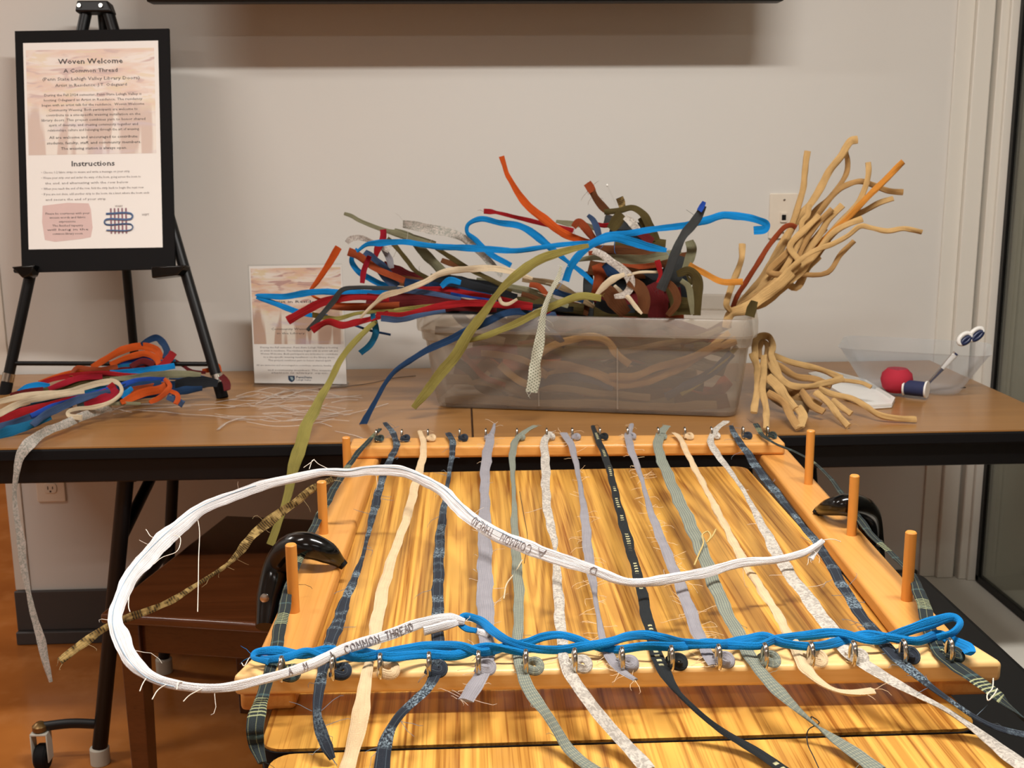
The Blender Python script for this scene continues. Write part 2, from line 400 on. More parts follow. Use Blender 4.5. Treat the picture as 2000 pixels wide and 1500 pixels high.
struct('wall_outside', MB().box(4.2, -4, -.1, 4.4, 7, 2.6), plain('dusk_wall', (96, 94, 84), .9, .2), smooth=False)
struct('baseboard_back', MB().box(-1.208, WY-.012, .036, 1.25, WY, .148).box(-1.209, WY-.024, 0, 1.25, WY, .036), BASEM, bev=.003)

# ceiling fixtures that hold the lamps
for k, (x, y) in enumerate(((.42, 1.34), (-1.95, 1.45), (.42, -1.2), (-1.95, -1.2), (-3.6, 3.6))):
    pass

# television on the wall
TE = UY(1533, 2, 2.735)
tv = thing('television', 'black wall-mounted flat television whose lower edge shows at the top', 'television', (.06, 2.76, TE.z))
MB().box(-.70, 2.735, TE.z, TE.x, 2.785, 2.45).build('casing', BLK, tv, .006)
MB().box(-.685, 2.732, TE.z+.019, TE.x-.015, 2.736, 2.44).build('screen', BLKP, tv)
MB().box(-.2, 2.785, 1.85, .3, WY-.001, 2.25).build('wall_bracket', BLK, tv, .004)

# wall outlets
def outlet_plate(label, x, z, duplex=True):
    w, h = .037, .058
    e = thing('wall_outlet', label, 'outlet', (x, WY, z))
    Mx = Matrix(((1, 0, 0, x), (0, 0, -1, WY), (0, 1, 0, z), (0, 0, 0, 1)))
    MB().prism(rrect(-w, -h, w, h, .004), 0, .006, Mx).build('cover_plate', IVORY, e, .002)
    if duplex:
        for s in (-1, 1):
            zc = s*.0195
            f = MB().prism(rrect(-.0165, zc-.0135, .0165, zc+.0135, .009), .006, .0085, Mx).build('receptacle', IVORY, e, .001)
            m = MB()
            for a, b in ((-.0062, .0045), (.0062, .0035)): m.prism([(a-.0012, zc+.001-b), (a+.0012, zc+.001-b), (a+.0012, zc+.001+b), (a-.0012, zc+.001+b)], .0084, .0088, Mx)
            m.prism([(.0026*math.cos(q*.785), zc-.0085+.0026*math.sin(q*.785)) for q in range(8)], .0084, .0088, Mx)
            m.build('slots', BLKM, f)
        m = MB().lathe([(.003, .006), (.003, .0075), (.001, .008)], 10, Mx); m.build('screw', STEEL, e)
    else:
        MB().prism(rrect(-.009, -.016, .009, .010, .003), .006, .010, Mx).build('jack', IVORY, e, .001)
        MB().prism(rrect(-.0055, -.010, .0055, .004, .001), .0098, .0105, Mx).build('port', BLKM, e)
        for s in (-1, 1): MB().lathe([(.003, .006), (.003, .0075), (.001, .008)], 10, Mx @ Matrix.Translation((0, s*.042, 0))).build('screw', STEEL, e)
    return e
outlet_plate('ivory duplex power outlet low on the wall under the folding table', -1.088, .452)
outlet_plate('ivory wall plate with one small jack behind the tan cord bundle', .835, 1.123, False)

# ================================================================== folding table along the wall
TX0, TX1, TY0, TY1, TZ = -1.2, 1.241, 2.1776, 2.938, .74
SX = .0185
ft = thing('folding_table', 'long brown laminate folding table with black edge along the wall', 'table', (SX, 2.55, 0))
for x0, x1 in ((TX0, SX-.0022), (SX+.0022, TX1)):
    lf = MB().box(x0, TY0+.002, TZ-.003, x1, TY1-.002, TZ).build('table_leaf', LAM, ft)
    MB().box(x0, TY0, TZ-.028, x1, TY1, TZ-.0032).build('black_edging', BLKM, lf, .004)
MB().box(TX0+.05, TY0+.016, .664, TX1-.05, TY0+.034, TZ-.028).build('front_rail', BLK, ft, .003)
MB().box(TX0+.05, TY1-.06, .664, TX1-.05, TY1-.042, TZ-.028).build('rear_rail', BLK, ft, .003)
def table_leg_frame(xt, xf, sgn):
    Yr = 2.74; r0, r1 = UY(353, 898, Yr), UY(337, 1110, Yr)     # rear leg as surveyed on the left, mirrored for the right
    rt_x, rb_x = (r0.x, r0.x+(r1.x-r0.x)*(r0.z/(r0.z-r1.z))) if sgn > 0 else (xt-.02, xf-.02)
    legs = []
    for top, foot in ((V((xt, TY0+.055, .705)), V((xf, 2.302, .03))), (V((rt_x, Yr, .705)), V((rb_x, Yr, .03)))):
        lg = MB().tube([top, top.lerp(foot, .5), foot], .0165 if not legs else .0145, 14).build('leg', BLK, ft); legs.append((top, foot))
        MB().lathe([(.015, 0), (.0205, .001), (.0205, .036), (.0172, .040)], 16, Matrix.Translation((foot.x, foot.y, 0))).build('foot_cap', GREYPL, lg)
    (t0, f0), (t1, f1) = legs
    MB().hexa([t0+V((a, b, -.05)) for a, b in ((-.016, -.012), (.016, -.012), (.016, .012), (-.016, .012))], [t0+V((a, b, -.012)) for a, b in ((-.034, -.014), (.034, -.014), (.034, .014), (-.034, .014))]).build('gusset', BLK, ft, .002)
    MB().tube([t0+V((0, 0, -.01)), t1+V((0, 0, -.01))], .012, 10).build('crossbar', BLK, ft)
    MB().tube([t0.lerp(f0, .55), t1.lerp(f1, .55)], .011, 10).build('crossbar', BLK, ft)
    MB().tube([t1.lerp(f1, .10), t0.lerp(f0, .27)], .0125, 10).build('brace_strut', BLK, ft)
    MB().tube([t1.lerp(f1, .17), V((t1.x+.40*sgn, 2.62, .70))], .0115, 10).build('brace', BLK, ft)
    # caster on its outrigger
    fk = MB().tube(catmull([(xf, 2.302, .092), (xf-.055*sgn, 2.297, .098), (xf-.112*sgn, 2.29, .096)], 5), .011, 10, .8).build('caster_arm', BLK, ft)
    cx, cy = xf-.116*sgn, 2.288
    MB().lathe([(.012, .088), (.016, .09), (.016, .1), (.008, .107), (.003, .108)], 14, Matrix.Translation((cx, cy, 0))).build('caster_swivel', plain('bronze', (120, 92, 52), .35, .5, .7), fk)
    m = MB()
    for s in (-1, 1): m.box(cx+s*.0165-.0015, cy-.016, .02, cx+s*.0165+.0015, cy+.014, .084)
    m.box(cx-.018, cy-.016, .082, cx+.018, cy+.014, .087); m.build('caster_fork', GREYPL, fk, .002)
    R = Matrix.Translation((cx, cy, .028)) @ Matrix.Rotation(math.pi/2, 4, 'Y')
    MB().lathe([(.006, -.013), (.024, -.013), (.028, -.008), (.028, .008), (.024, .013), (.006, .013)], 24, R).build('caster_wheel', BLKM, fk)
table_leg_frame(-.668, -.798, 1)
table_leg_frame(.70, .80, -1)

# ================================================================== two oak tables under the loom
def oak_table(label, x0, x1, y0, y1):
    e = thing('oak_table', label, 'table', ((x0+x1)/2, (y0+y1)/2, 0))
    top = MB().prism(rrect(x0, y0, x1, y1, .022), .7370, .740).build('table_top', OAK, e)
    MB().prism(rrect(x0-.0015, y0-.0015, x1+.0015, y1+.0015, .023), .712, .7369).build('black_edging', BLKM, top)
    MB().box(x0+.05, y0+.05, .66, x1-.05, y1-.05, .712).build('apron', BLK, e, .003)
    for x in (x0+.07, x1-.07):
        for y in (y0+.07, y1-.07): MB().tube([(x, y, .7), (x, y, .004)], .016, 12).build('leg', BLK, e)
    return e
oak_table('oak-topped table that carries the weaving loom', -.2, .503, 1.0095, 1.955)
oak_table('oak-topped table nearest the camera, in front of the loom', -.186, .503, .30, 1.0005)
MB()
# ================================================================== loom
BT, RT_Z = .785, .762
loom = thing('weaving_loom', 'light pine peg loom with cup hooks lying on the oak table', 'loom', (.165, 1.52, .74))
def bar(name, a, b, c, d, z0, z1, mat):   # four plan corners
    m = MB().hexa([V((*p, z0)) for p in (a, b, c, d)], [V((*p, z1)) for p in (a, b, c, d)]); return m.build(name, mat, loom, .0055, 3)
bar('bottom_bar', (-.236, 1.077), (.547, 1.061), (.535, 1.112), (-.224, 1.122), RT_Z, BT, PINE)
bar('top_bar', (-.203, 1.972), (.572, 1.944), (.574, 2.012), (-.203, 2.035), RT_Z, BT, PINET_SHADED)
bar('side_rail', (-.232, 1.086), (-.176, 1.086), (-.150, 2.03), (-.206, 2.03), .7402, RT_Z, PINEY_SHADED)
bar('side_rail', (.486, 1.075), (.545, 1.075), (.590, 2.0), (.531, 2.0), .7402, RT_Z, PINEY_SHADED)
PEGS = [(-.205, 1.29, .085), (-.2025, 1.573, .078), (-.196, 1.865, .068), (.560, 1.767, .090), (.546, 1.517, .088), (.533, 1.28, .087)]
for x, y, h in PEGS:
    MB().lathe([(.0068, RT_Z-.004), (.0068, RT_Z+h-.0015), (.0056, RT_Z+h), (.002, RT_Z+h+.0003)], 18, Matrix.Translation((x, y, 0)) @ Matrix.Shear('XY', 4, (-.02, 0)) if False else Matrix.Translation((x, y, 0))).build('peg', PEG, loom)
def cup_hook(x, y, out, s=1.):     # out = -1 opens towards the camera, +1 away
    h = MB()
    pts = [V((0, .006*-out, 0)), V((0, .006*-out, .010))]
    for k in range(9):
        a = math.pi*(k/8)*1.18; pts.append(V((0, -out*(.006-.0075+.0075*math.cos(a)), .0135+.0105*math.sin(a)*1.15)))
    pts.append(pts[-1]+V((0, -out*.002, -.003)))
    h.tube([V((x, y, BT-.001))+p*s for p in pts], .0025*s, 8)
    h.lathe([(.0032*s, 0), (.0046*s, .0012), (.0046*s, .0022), (.002*s, .003)], 12, Matrix.Translation((x, y-out*.006*s, BT)))
    e = pts[-1]*s+V((x, y, BT)); h.lathe([(.0006, -.0022), (.002, -.001), (.0022, .0002), (.0014, .0016), (.0004, .002)], 10, Matrix.Translation(e))
    return h.build('cup_hook', CHROME, loom, ang=60)
BH = [550, 650, 742, 837, 933, 1025, 1120, 1212, 1308, 1400, 1490, 1580, 1662, 1760, 1850]
TH = [735, 785, 836, 898, 949, 1010, 1068, 1118, 1172, 1226, 1286, 1338, 1390, 1452, 1500]
BHP, THP = [], []
for i, x in enumerate(BH):
    q = UZ(x+2, 1329-(x-550)*.028, BT); BHP.append(q); cup_hook(q.x, q.y, -1, 1.0)
for i, x in enumerate(TH):
    q = UZ(x, 862-(x-735)*.008, BT); THP.append(q); cup_hook(q.x, q.y+.004, 1, .8)

# ================================================================== clamps gripping the loom rails
def clamp(label, pts, rad, flat, sc):
    P = [UZ(x, y, z) for x, y, z in pts]
    rad = [q*1.08 for q in rad]; C = catmull(P, 6); m = MB().tube(C, lerp_list(rad, len(C)), 14, flat, side=V((0, 1, .0)))
    o = m.build('spring_clamp', BLKP, None, ang=60); tag(o, label, 'clamp')
    a = P[1]; b = MB().lathe([(.002, 0), (.006, .0), (.006, .003), (.003, .004)], 12, Matrix.Translation(a+V((-.004 if sc < 0 else .004, -.018, .006))) @ Matrix.Rotation(math.pi/2, 4, 'X')); b.build('rivet', STEEL, o)
    MB().tube([C[-1]+V((0, 0, .0)), C[-1]+V((sc*-.006, -.002, -.005))], [rad[-1]*1.0, rad[-1]*.8], 10).build('pad', BLKM, o)
clamp('glossy black plastic clamp over the left rail of the loom', [(520, 1225, .690), (528, 1165, .72), (543, 1105, .755), (566, 1070, .785), (604, 1066, .795), (640, 1080, .785), (664, 1098, .768)], [.013, .0165, .0175, .0165, .0165, .0135, .007], 1.0, -1)
clamp('glossy black plastic clamp over the right rail of the loom', [(1712, 1120, .66), (1704, 1060, .70), (1697, 1012, .745), (1678, 990, .782), (1650, 986, .795), (1622, 990, .785), (1600, 997, .768)], [.013, .0165, .0175, .0165, .015, .012, .007], 1.0, 1)

# ================================================================== mahogany bench (left) and black padded bench (right)
mb = thing('side_table', 'dark mahogany side table with square legs left of the loom', 'table', (-.45, 2.25, 0))
th = math.atan2(1.932-1.997, -.358+.671)
ML = Matrix.Translation((-.672, 2.000, 0)) @ Matrix.Rotation(th, 4, 'Z')
MB().box(0, 0, .45, .49, .58, .47, ML).build('table_top', MAHO, mb, .006, 3)
MB().box(.03, .03, .385, .46, .05, .45, ML).build('apron', MAHO, mb, .002)
MB().box(.03, .53, .385, .46, .55, .45, ML).build('apron', MAHO, mb, .002)
MB().box(.03, .03, .385, .05, .55, .45, ML).build('apron', MAHO, mb, .002)
MB().box(.44, .03, .385, .46, .55, .45, ML).build('apron', MAHO, mb, .002)
for a, b in ((.024, .018), (.426, .018), (.024, .522), (.426, .522)):
    MB().hexa([ML @ V((a+p, b+q, .0)) for p, q in ((.004, .004), (.036, .004), (.036, .036), (.004, .036))], [ML @ V((a+p, b+q, .45)) for p, q in ((0, 0), (.042, 0), (.042, .042), (0, .042))]).build('leg', MAHO, mb, .002)
bb = thing('padded_bench', 'black padded bench beside the right rail of the loom', 'bench', (.68, 1.3, 0))
MB().prism(rrect(.60, .75, .768, 1.79, .03), .55, .60).build('seat_pad', plain('black_vinyl', (6, 6, 7), .5, .25), bb, .014, 4)
MB().box(.615, .77, .52, .75, 1.77, .55).build('seat_frame', MAHO, bb, .003)
for x in (.622, .714):
    for y in (.80, 1.71): MB().box(x, y, 0, x+.03, y+.03, .52).build('leg', MAHO, bb, .003)

# ================================================================== easel with the poster board
EY = 2.63
def EP(x, y, off=0.):      # points on the easel's leaning front plane
    n = V((-.163, -1, .235)).normalized(); p0 = V((-.82, EY+.005, .74))
    return UP_(x, y, p0, n) + n*off
es = thing('table_easel', 'black folding tabletop easel with three legs on the folding table', 'easel', (-.82, 2.75, .74))
fl, fr_, tl, tr_ = EP(1, 774, -.016), EP(430, 777, -.016), EP(164, 10, -.016), EP(203, 10, -.016)
for a, b in ((tl, fl), (tr_, fr_)):
    lg = MB().tube([a, a.lerp(b, .5), b], [.0135, .0135, .0125], 14).build('leg', BLK, es)
    d = (b-a).normalized()
    MB().tube([b-d*.034, b], .0138, 14).build('foot', BLKM, lg)
    MB().tube([b-d*.056, b-d*.036], .0142, 14).build('collar', CHROME, lg)
tb = EP(184, 14, -.04); rb = UY(322, 712, 2.90); rb.z = max(rb.z, .742)
rb = V((-.835, 2.915, .7425))
rl = MB().tube([tb, rb], .0115, 12).build('leg', BLK, es)
MB().tube([rb+(tb-rb).normalized()*.03, rb], .013, 12).build('foot', BLKM, rl)
hp = [EP(x, y, .006) for x, y in ((148, 24), (152, 2), (212, 2), (220, 24))]
nb = V((-.163, -1, .235)).normalized()
MB().hexa([p-nb*.03 for p in hp], hp).build('head_bracket', BLK, es, .004, 3)
for x in (158, 200):
    c = EP(x, 13, .006); MB().tube([c, c+nb*.004], .0045, 12).build('screw', CHROME, es)
mid = fl.lerp(tl, .085), fr_.lerp(tr_, .085)
MB().tube([mid[0], mid[1]], .0055, 10).build('crossbar', BLK, es)
for xa, xb in ((34, 80), (304, 372)):
    A, B = EP(xa, 524, -.002), EP(xb, 520, -.002)
    q = [A, B, EP(xb-(8 if xb < 100 else 16), 540, -.002), EP(xa+(22 if xb < 100 else 2), 546, -.002)]
    MB().hexa([p-nb*.004 for p in q], [p+nb*.03 for p in q]).build('ledge', BLKP, es, .003)
for x, y in ((38, 530), (352, 530)):
    c = EP(x, y, .002); MB().tube([c, c+nb*.014], .006, 12).build('knob', BLK, es)

pb = thing('poster_board', 'black foam board with a white printed poster standing on the easel', 'poster', tuple(EP(195, 530)))
bc = [EP(x, y, .006) for x, y in ((45, 533), (344, 526), (332, 57), (31, 62))]
MB().hexa([p-nb*.006 for p in bc], bc).build('board', BLKM, pb, .001)
pc = [EP(x, y, .0068) for x, y in ((59, 488), (320, 484), (311, 81), (48, 86))]
sheet = MB().hexa([p-nb*.0007 for p in pc], pc).build('sheet', PAPER, pb, smooth=False)
def pmap(u, v, off=0.):    # u 0..1 across the sheet, v 0..1 down
    a = pc[3].lerp(pc[2], u); b = pc[0].lerp(pc[1], u); return a.lerp(b, v) + nb*off
def print_mat(name, fade):      # flat print: looped strips across the top, strips hanging over a tan ground below
    t = NT(name); c0 = t.n('ShaderNodeTexCoord'); sp = t.n('ShaderNodeSeparateXYZ'); t.t.links.new(c0.outputs['Generated'], sp.inputs[0]); gx, gz = sp.outputs[0], sp.outputs[2]
    m1 = t.n('ShaderNodeMapping'); m1.inputs['Scale'].default_value = (2.2, 0, 7.5); t.t.links.new(c0.outputs['Generated'], m1.inputs[0])
    m2 = t.n('ShaderNodeMapping'); m2.inputs['Scale'].default_value = (7.5, 0, .7); t.t.links.new(c0.outputs['Generated'], m2.inputs[0])
    n1 = t.noise(m1.outputs[0], 1.3, 3, .5, .5); n1b = t.noise(m1.outputs[0], 2.1, 2, .5, .8); n2 = t.noise(m2.outputs[0], 1.1, 1, .5, .3)
    top = t.mix(t.ramp(n1, .4, .6), lin((232, 190, 160)), lin((246, 234, 222))); top = t.mix(t.ramp(n1b, .56, .66), top, lin((196, 150, 140))); top = t.mix(t.math('MULTIPLY', t.ramp(n1b, .44, .36), .7), top, lin((232, 206, 150)))
    low = t.mix(t.ramp(n2, .50, .56), lin((196, 158, 132)), lin((240, 230, 214))); low = t.mix(t.math('MULTIPLY', t.ramp(n1, .55, .7), .5), low, lin((190, 168, 190)))
    edge = t.math('ADD', gz, t.math('MULTIPLY', n2, .25)); c = t.mix(t.ramp(edge, .50, .62), low, top)
    return t.fin(t.mix(fade, c, lin((250, 244, 240))), .7, .3)
PRINTM = print_mat('faded_print', .42); PRINTS = print_mat('sign_print', .12)
def quad(name, f, u0, v0, u1, v1, off, mat, parent, nn, th=.0003):
    q = [f(u, v, off) for u, v in ((u0, v1), (u1, v1), (u1, v0), (u0, v0))]
    return MB().hexa([p-nn*th for p in q], q).build(name, mat, parent, smooth=False)
quad('printed_photo', pmap, .02, .035, .97, .545, .0004, PRINTM, pb, nb)
def text(name, body, f, u, v, h, mat, parent, off=.0007, align='CENTER', asp=1., width=None, bold=0, spacing=1.):
    cu = bpy.data.curves.new(name, 'FONT'); cu.body = body; cu.align_x = align; cu.size = 1; cu.offset = bold; cu.space_line = spacing; cu.resolution_u = 1
    ob = bpy.data.objects.new(name, cu); COL.objects.link(ob); bpy.context.view_layer.update()
    me = bpy.data.meshes.new_from_object(ob); bpy.data.objects.remove(ob, do_unlink=True); bpy.data.curves.remove(cu)
    xs = [p.co.x for p in me.vertices] or [0]; k = (width/(max(xs)-min(xs))) if width else h*asp
    for p in me.vertices:
        w = f(u+p.co.x*k, v-p.co.y*h, off); p.co = w
    me.name = name; me.materials.clear(); me.materials.append(mat)
    return mesh_obj(name, me, parent)
PA = (pc[0]-pc[3]).length/(pc[1]-pc[0]).length      # height over width
def ptext(name, body, u, v, h, mat=INK, align='CENTER', bold=0, width=None, off=.0007, spacing=1.): return text(name, body, pmap, u, v, h, mat, pb, off, align, PA, width, bold, spacing)
ptext('title_text', 'Woven Welcome', .5, .106, .036, INK, bold=.012, width=.48)
ptext('subtitle_text', 'A Common Thread', .5, .148, .026, INK, bold=.008, width=.40)
ptext('subtitle_text', '(Penn State Lehigh Valley Library Doors)', .5, .186, .023, INK, width=.72)
ptext('subtitle_text', 'Artist in Residence: J.T. Odegaard', .5, .216, .020, INK, width=.53)
for k, s in enumerate(['During the Fall 2024 semester, Penn State Lehigh Valley is', 'hosting Odegaard as Artist in Residence. The residency', 'began with an artist talk for the residence.  Woven Welcome', 'Community Weaving. Both participants are welcome to',
                       'contribute to a site-specific weaving installation on the', 'library doors. This project combines yarn to honor shared', 'spirit of diversity, and creating community together and', 'relationships, culture and belonging through the art of weaving.']):
    ptext('body_text', s, .51, .262+k*.0243, .0175, INK, width=(.72, .73, .76, .66, .70, .77, .66, .68)[k])
for k, s in enumerate(['All are welcome and encouraged to contribute:', 'students, faculty, staff, and community members.', 'The weaving station is always open.']):
    ptext('body_text', s, .51, .468+k*.027, .0185, INK, bold=.004, width=(.66, .70, .49)[k])
ptext('heading_text', 'Instructions', .5, .602, .036, INK, bold=.012, width=.32)
for k, s in enumerate(['\u2022 Choose 1-2 fabric strips to weave and write a message on your strip', '\u2022 Weave your strip over and under the warp of the loom, going across the loom to', '   the end, and alternating with the row below', '\u2022 When you reach the end of the row, fold the strip back to begin the next row', '\u2022 If you are not done, add another strip to the loom, tie a knot where the loom ends', '   and secure the end of your strip']):
    ptext('instruction_text', s, .11, .635+k*.0263, .0155, INK2, 'LEFT', width=(.66, .74, .62, .76, .80, .45)[k])
blob = [(.115, .79), (.30, .778), (.46, .782), (.475, .81), (.485, .90), (.47, .945), (.40, .953), (.20, .965), (.125, .955), (.108, .87)]
bl = [pmap(u, v, .0004) for u, v in blob][::-1]; nbb = len(bl)
MB().add([p-nb*.0003 for p in bl]+bl, [tuple(range(nbb))[::-1], tuple(range(nbb, 2*nbb))]+[(i, (i+1) % nbb, nbb+(i+1) % nbb, nbb+i) for i in range(nbb)]).build('pink_panel', plain('pink_ink', (226, 198, 192), .7, .3), pb, smooth=False)
for k, s in enumerate(['Please be courteous with your', 'woven words and fabric', 'expressions.', 'The finished tapestry', 'will hang in the', 'common library room.']):
    ptext('panel_text', s, .30, .834+k*.0195, .0145, INK, width=(.33, .27, .13, .23, .31, .23)[k])
m = MB()                                       # over-and-under weaving diagram
for k in range(5):
    x = .625+k*.028; m.tube([pmap(x, .808, .001), pmap(x, .93, .001)], .0018, 6, .4)
m.build('weaving_diagram', plain('diagram_rose', (150, 110, 120), .7, .3), pb)
m = MB(); pts = []
for k in range(4):
    y = .835+k*.026; pts += ([(.59, y), (.77, y)] if k % 2 == 0 else [(.77, y), (.59, y)])
    if k < 3: pts.append((.785 if k % 2 == 0 else .575, y+.013))
m.tube(catmull([pmap(u, v, .0014) for u, v in pts], 4), .0026, 6, .4); m.build('weaving_diagram', plain('diagram_blue', (84, 110, 150), .7, .3), pb)
ptext('diagram_text', 'WARP', .685, .803, .014, INK2); ptext('diagram_text', 'WEFT', .88, .846, .014, INK2)

# ================================================================== clear sign holder behind the strips
sc_ = [UZ(496, 751, .742), UZ(679, 753, .742)]
sn = V((-.13, -1, .13)).normalized()
def SPt(x, y, off=0.): return UP_(x, y, sc_[0], sn)+sn*off
sg = thing('sign_holder', 'small printed sheet in a clear upright holder behind the storage bin', 'sign', tuple(sc_[0].lerp(sc_[1], .5)))
ACR = NT('clear_acrylic'); a_t = ACR.n('ShaderNodeBsdfTransparent'); a_t.inputs[0].default_value = (.985, .99, .99, 1); a_g = ACR.n('ShaderNodeBsdfGlossy'); a_g.inputs['Roughness'].default_value = .06
a_f = ACR.n('ShaderNodeLayerWeight'); a_f.inputs['Blend'].default_value = .35; a_m = ACR.n('ShaderNodeMixShader')
ACR.t.links.new(ACR.math('ADD', ACR.math('MULTIPLY', a_f.outputs['Fresnel'], .3), .01), a_m.inputs[0]); ACR.t.links.new(a_t.outputs[0], a_m.inputs[1]); ACR.t.links.new(a_g.outputs[0], a_m.inputs[2]); ACR.t.links.new(a_m.outputs[0], ACR.out.inputs[0]); ACRYL = ACR.m
so = [SPt(x, y) for x, y in ((496, 751), (679, 753), (668, 514), (484, 517))]
MB().hexa([p-sn*.0042 for p in so], [p-sn*.0022 for p in so]).build('rear_panel', ACRYL, sg, smooth=False)
MB().hexa([p+sn*.0006 for p in so], [p+sn*.0022 for p in so]).build('front_panel', ACRYL, sg, smooth=False)
A, B = so[0], so[1]
MB().hexa([A+V((0, -.02, -.0015)), B+V((0, -.02, -.0015)), B+V((0, .05, -.0015)), A+V((0, .05, -.0015))], [A+V((0, -.02, .0005)), B+V((0, -.02, .0005)), B+V((0, .05, .0005)), A+V((0, .05, .0005))]).build('foot', ACRYL, sg, smooth=False)
si = [SPt(x, y) for x, y in ((497, 748), (677, 750), (667, 517), (486, 520))]
MB().hexa([p-sn*.0018 for p in si], [p-sn*.0012 for p in si]).build('sheet', PAPER, sg, smooth=False)
def smap(u, v, off=0.):
    a = si[3].lerp(si[2], u); b = si[0].lerp(si[1], u); return a.lerp(b, v)+sn*(off-.0012)
SA = (si[0]-si[3]).length/(si[1]-si[0]).length
quad('printed_photo', smap, .015, .02, .985, .665, .0003, PRINTS, sg, sn, .0002)
def stext(name, body, u, v, h, mat=INK, width=None, align='CENTER', bold=0): return text(name, body, smap, u, v, h, mat, sg, .0005, align, SA, width, bold)
stext('title_text', 'Artist in Residence', .5, .315, .03, INK, .62, bold=.01)
stext('title_text', 'Community Weaving', .42, .545, .026, INK, .42)
stext('title_text', 'in the Library', .42, .58, .022, INK, .3)
for k, s in enumerate(['During the Fall semester, Penn State Lehigh Valley is hosting', 'an artist in residence. The residency begins with an artist talk and', 'Woven Welcome. Both participants are welcome to contribute', 'to a site-specific weaving installation on the library doors.', 'This project combines yarn to honor shared spirit']):
    stext('body_text', s, .5, .700+k*.0275, .021, INK2, (.84, .84, .84, .78, .68)[k])
stext('body_text', 'All are welcome and encouraged to contribute: students, faculty, staff', .47, .852, .020, INK2, .88)
stext('body_text', 'and community members. The weaving', .5, .893, .019, INK2, .70); stext('body_text', 'station is always open.', .5, .916, .019, INK2, .62)
sh = [(.37, .935), (.44, .935), (.44, .965), (.43, .978), (.405, .99), (.38, .978), (.37, .965)]
q = [smap(u, v, .0005) for u, v in sh][::-1]; k7 = len(q)
MB().add([p-sn*.0003 for p in q]+q, [tuple(range(k7))[::-1], tuple(range(k7, 2*k7))]+[(i, (i+1) % k7, k7+(i+1) % k7, k7+i) for i in range(k7)]).build('shield_logo', NAVYINK, sg, smooth=False)
m = [smap(u, v, .0008) for u, v in ((.388, .945), (.418, .945), (.426, .962), (.414, .975), (.402, .968), (.396, .958))][::-1]
MB().add([p-sn*.0002 for p in m]+m, [tuple(range(6))[::-1], tuple(range(6, 12))]).build('shield_emblem', plain('pale_blue_ink', (170, 196, 204), .7, .3), sg, smooth=False)
stext('logo_text', 'PennState', .455, .955, .026, NAVYINK, .17, 'LEFT', .01); stext('logo_text', 'Lehigh Valley', .455, .975, .016, NAVYINK, .16, 'LEFT')

# ================================================================== translucent storage bin
BA, BB_ = V((-.064, 2.465, .7405)), V((.576, 2.315, .7405))
bx_ = (BB_-BA).normalized(); by_ = V((-bx_.y, bx_.x, 0)); BL = (BB_-BA).length; BD = .36; BHT = .213
def BP(x, y, z): return BA + bx_*x + by_*y + V((0, 0, z))
t = NT('milky_plastic'); p = t.b; d = t.n('ShaderNodeBsdfTransparent'); d.inputs[0].default_value = (.90, .87, .82, 1)
p.inputs['Base Color'].default_value = (*lin((202, 193, 183)), 1); p.inputs['Roughness'].default_value = .32; p.inputs['Specular IOR Level'].default_value = .5
mx = t.n('ShaderNodeMixShader'); lw = t.n('ShaderNodeLayerWeight'); lw.inputs['Blend'].default_value = .3
t.t.links.new(t.math('ADD', t.math('MULTIPLY', lw.outputs['Facing'], .30), .20), mx.inputs[0]); t.t.links.new(d.outputs[0], mx.inputs[1]); t.t.links.new(p.outputs[0], mx.inputs[2]); t.t.links.new(mx.outputs[0], t.out.inputs[0]); MILK = t.m
t = NT('milky_rim'); p = t.b; d = t.n('ShaderNodeBsdfTransparent'); d.inputs[0].default_value = (.9, .87, .82, 1)
p.inputs['Base Color'].default_value = (*lin((206, 198, 188)), 1); p.inputs['Roughness'].default_value = .22
mx = t.n('ShaderNodeMixShader'); mx.inputs[0].default_value = .27; t.t.links.new(d.outputs[0], mx.inputs[1]); t.t.links.new(p.outputs[0], mx.inputs[2]); t.t.links.new(mx.outputs[0], t.out.inputs[0]); MILKR = t.m
sb = thing('storage_bin', 'large translucent plastic storage bin full of fabric strips on the table', 'bin', tuple(BP(BL/2, BD/2, 0)))
def ring(ins, z, r):       # inset loop of the tub at height z
    return [BP(x, y, z) for x, y in rrect(ins, ins, BL-ins, BD-ins, r, 6)]
def shell(loops):
    m = MB(); n = len(loops[0]); vs = [p for L in loops for p in L]
    return m.add(vs, [(i*n+k, i*n+(k+1) % n, (i+1)*n+(k+1) % n, (i+1)*n+k) for i in range(len(loops)-1) for k in range(n)])
fl_ = lambda z: -.026*z/BHT
lo = [ring(.02, 0, .02), ring(.004, .003, .03), ring(0, .012, .034)] + [ring(fl_(z), z, .036) for z in (.06, .118, .150)] + [ring(fl_(.152)-.006, .154, .038), ring(fl_(.178)-.006, .178, .04)]
li = [ring(fl_(.178)-.0035, .178, .038), ring(fl_(.152)-.0035, .156, .036)] + [ring(fl_(z)+.0025, z, .034) for z in (.148, .118, .06, .012)] + [ring(.02, .004, .02)]
tub = shell(lo+li); n_ = len(lo[0]); N = len(tub.v)
tub.f += [tuple(range(n_-1, -1, -1)), tuple(N-n_+k for k in range(n_))]
tub.build('tub', MILK, sb, ang=50)
rl_ = [ring(fl_(.178)-.004, .174, .04), ring(-.034, .174, .045), ring(-.036, .180, .047), ring(-.036, .208, .047), ring(-.033, BHT, .045), ring(-.024, BHT+.001, .04), ring(-.020, .210, .038), ring(-.024, .178, .036)]
rl_.append(rl_[0]); shell(rl_).build('rim', MILKR, sb, ang=50)
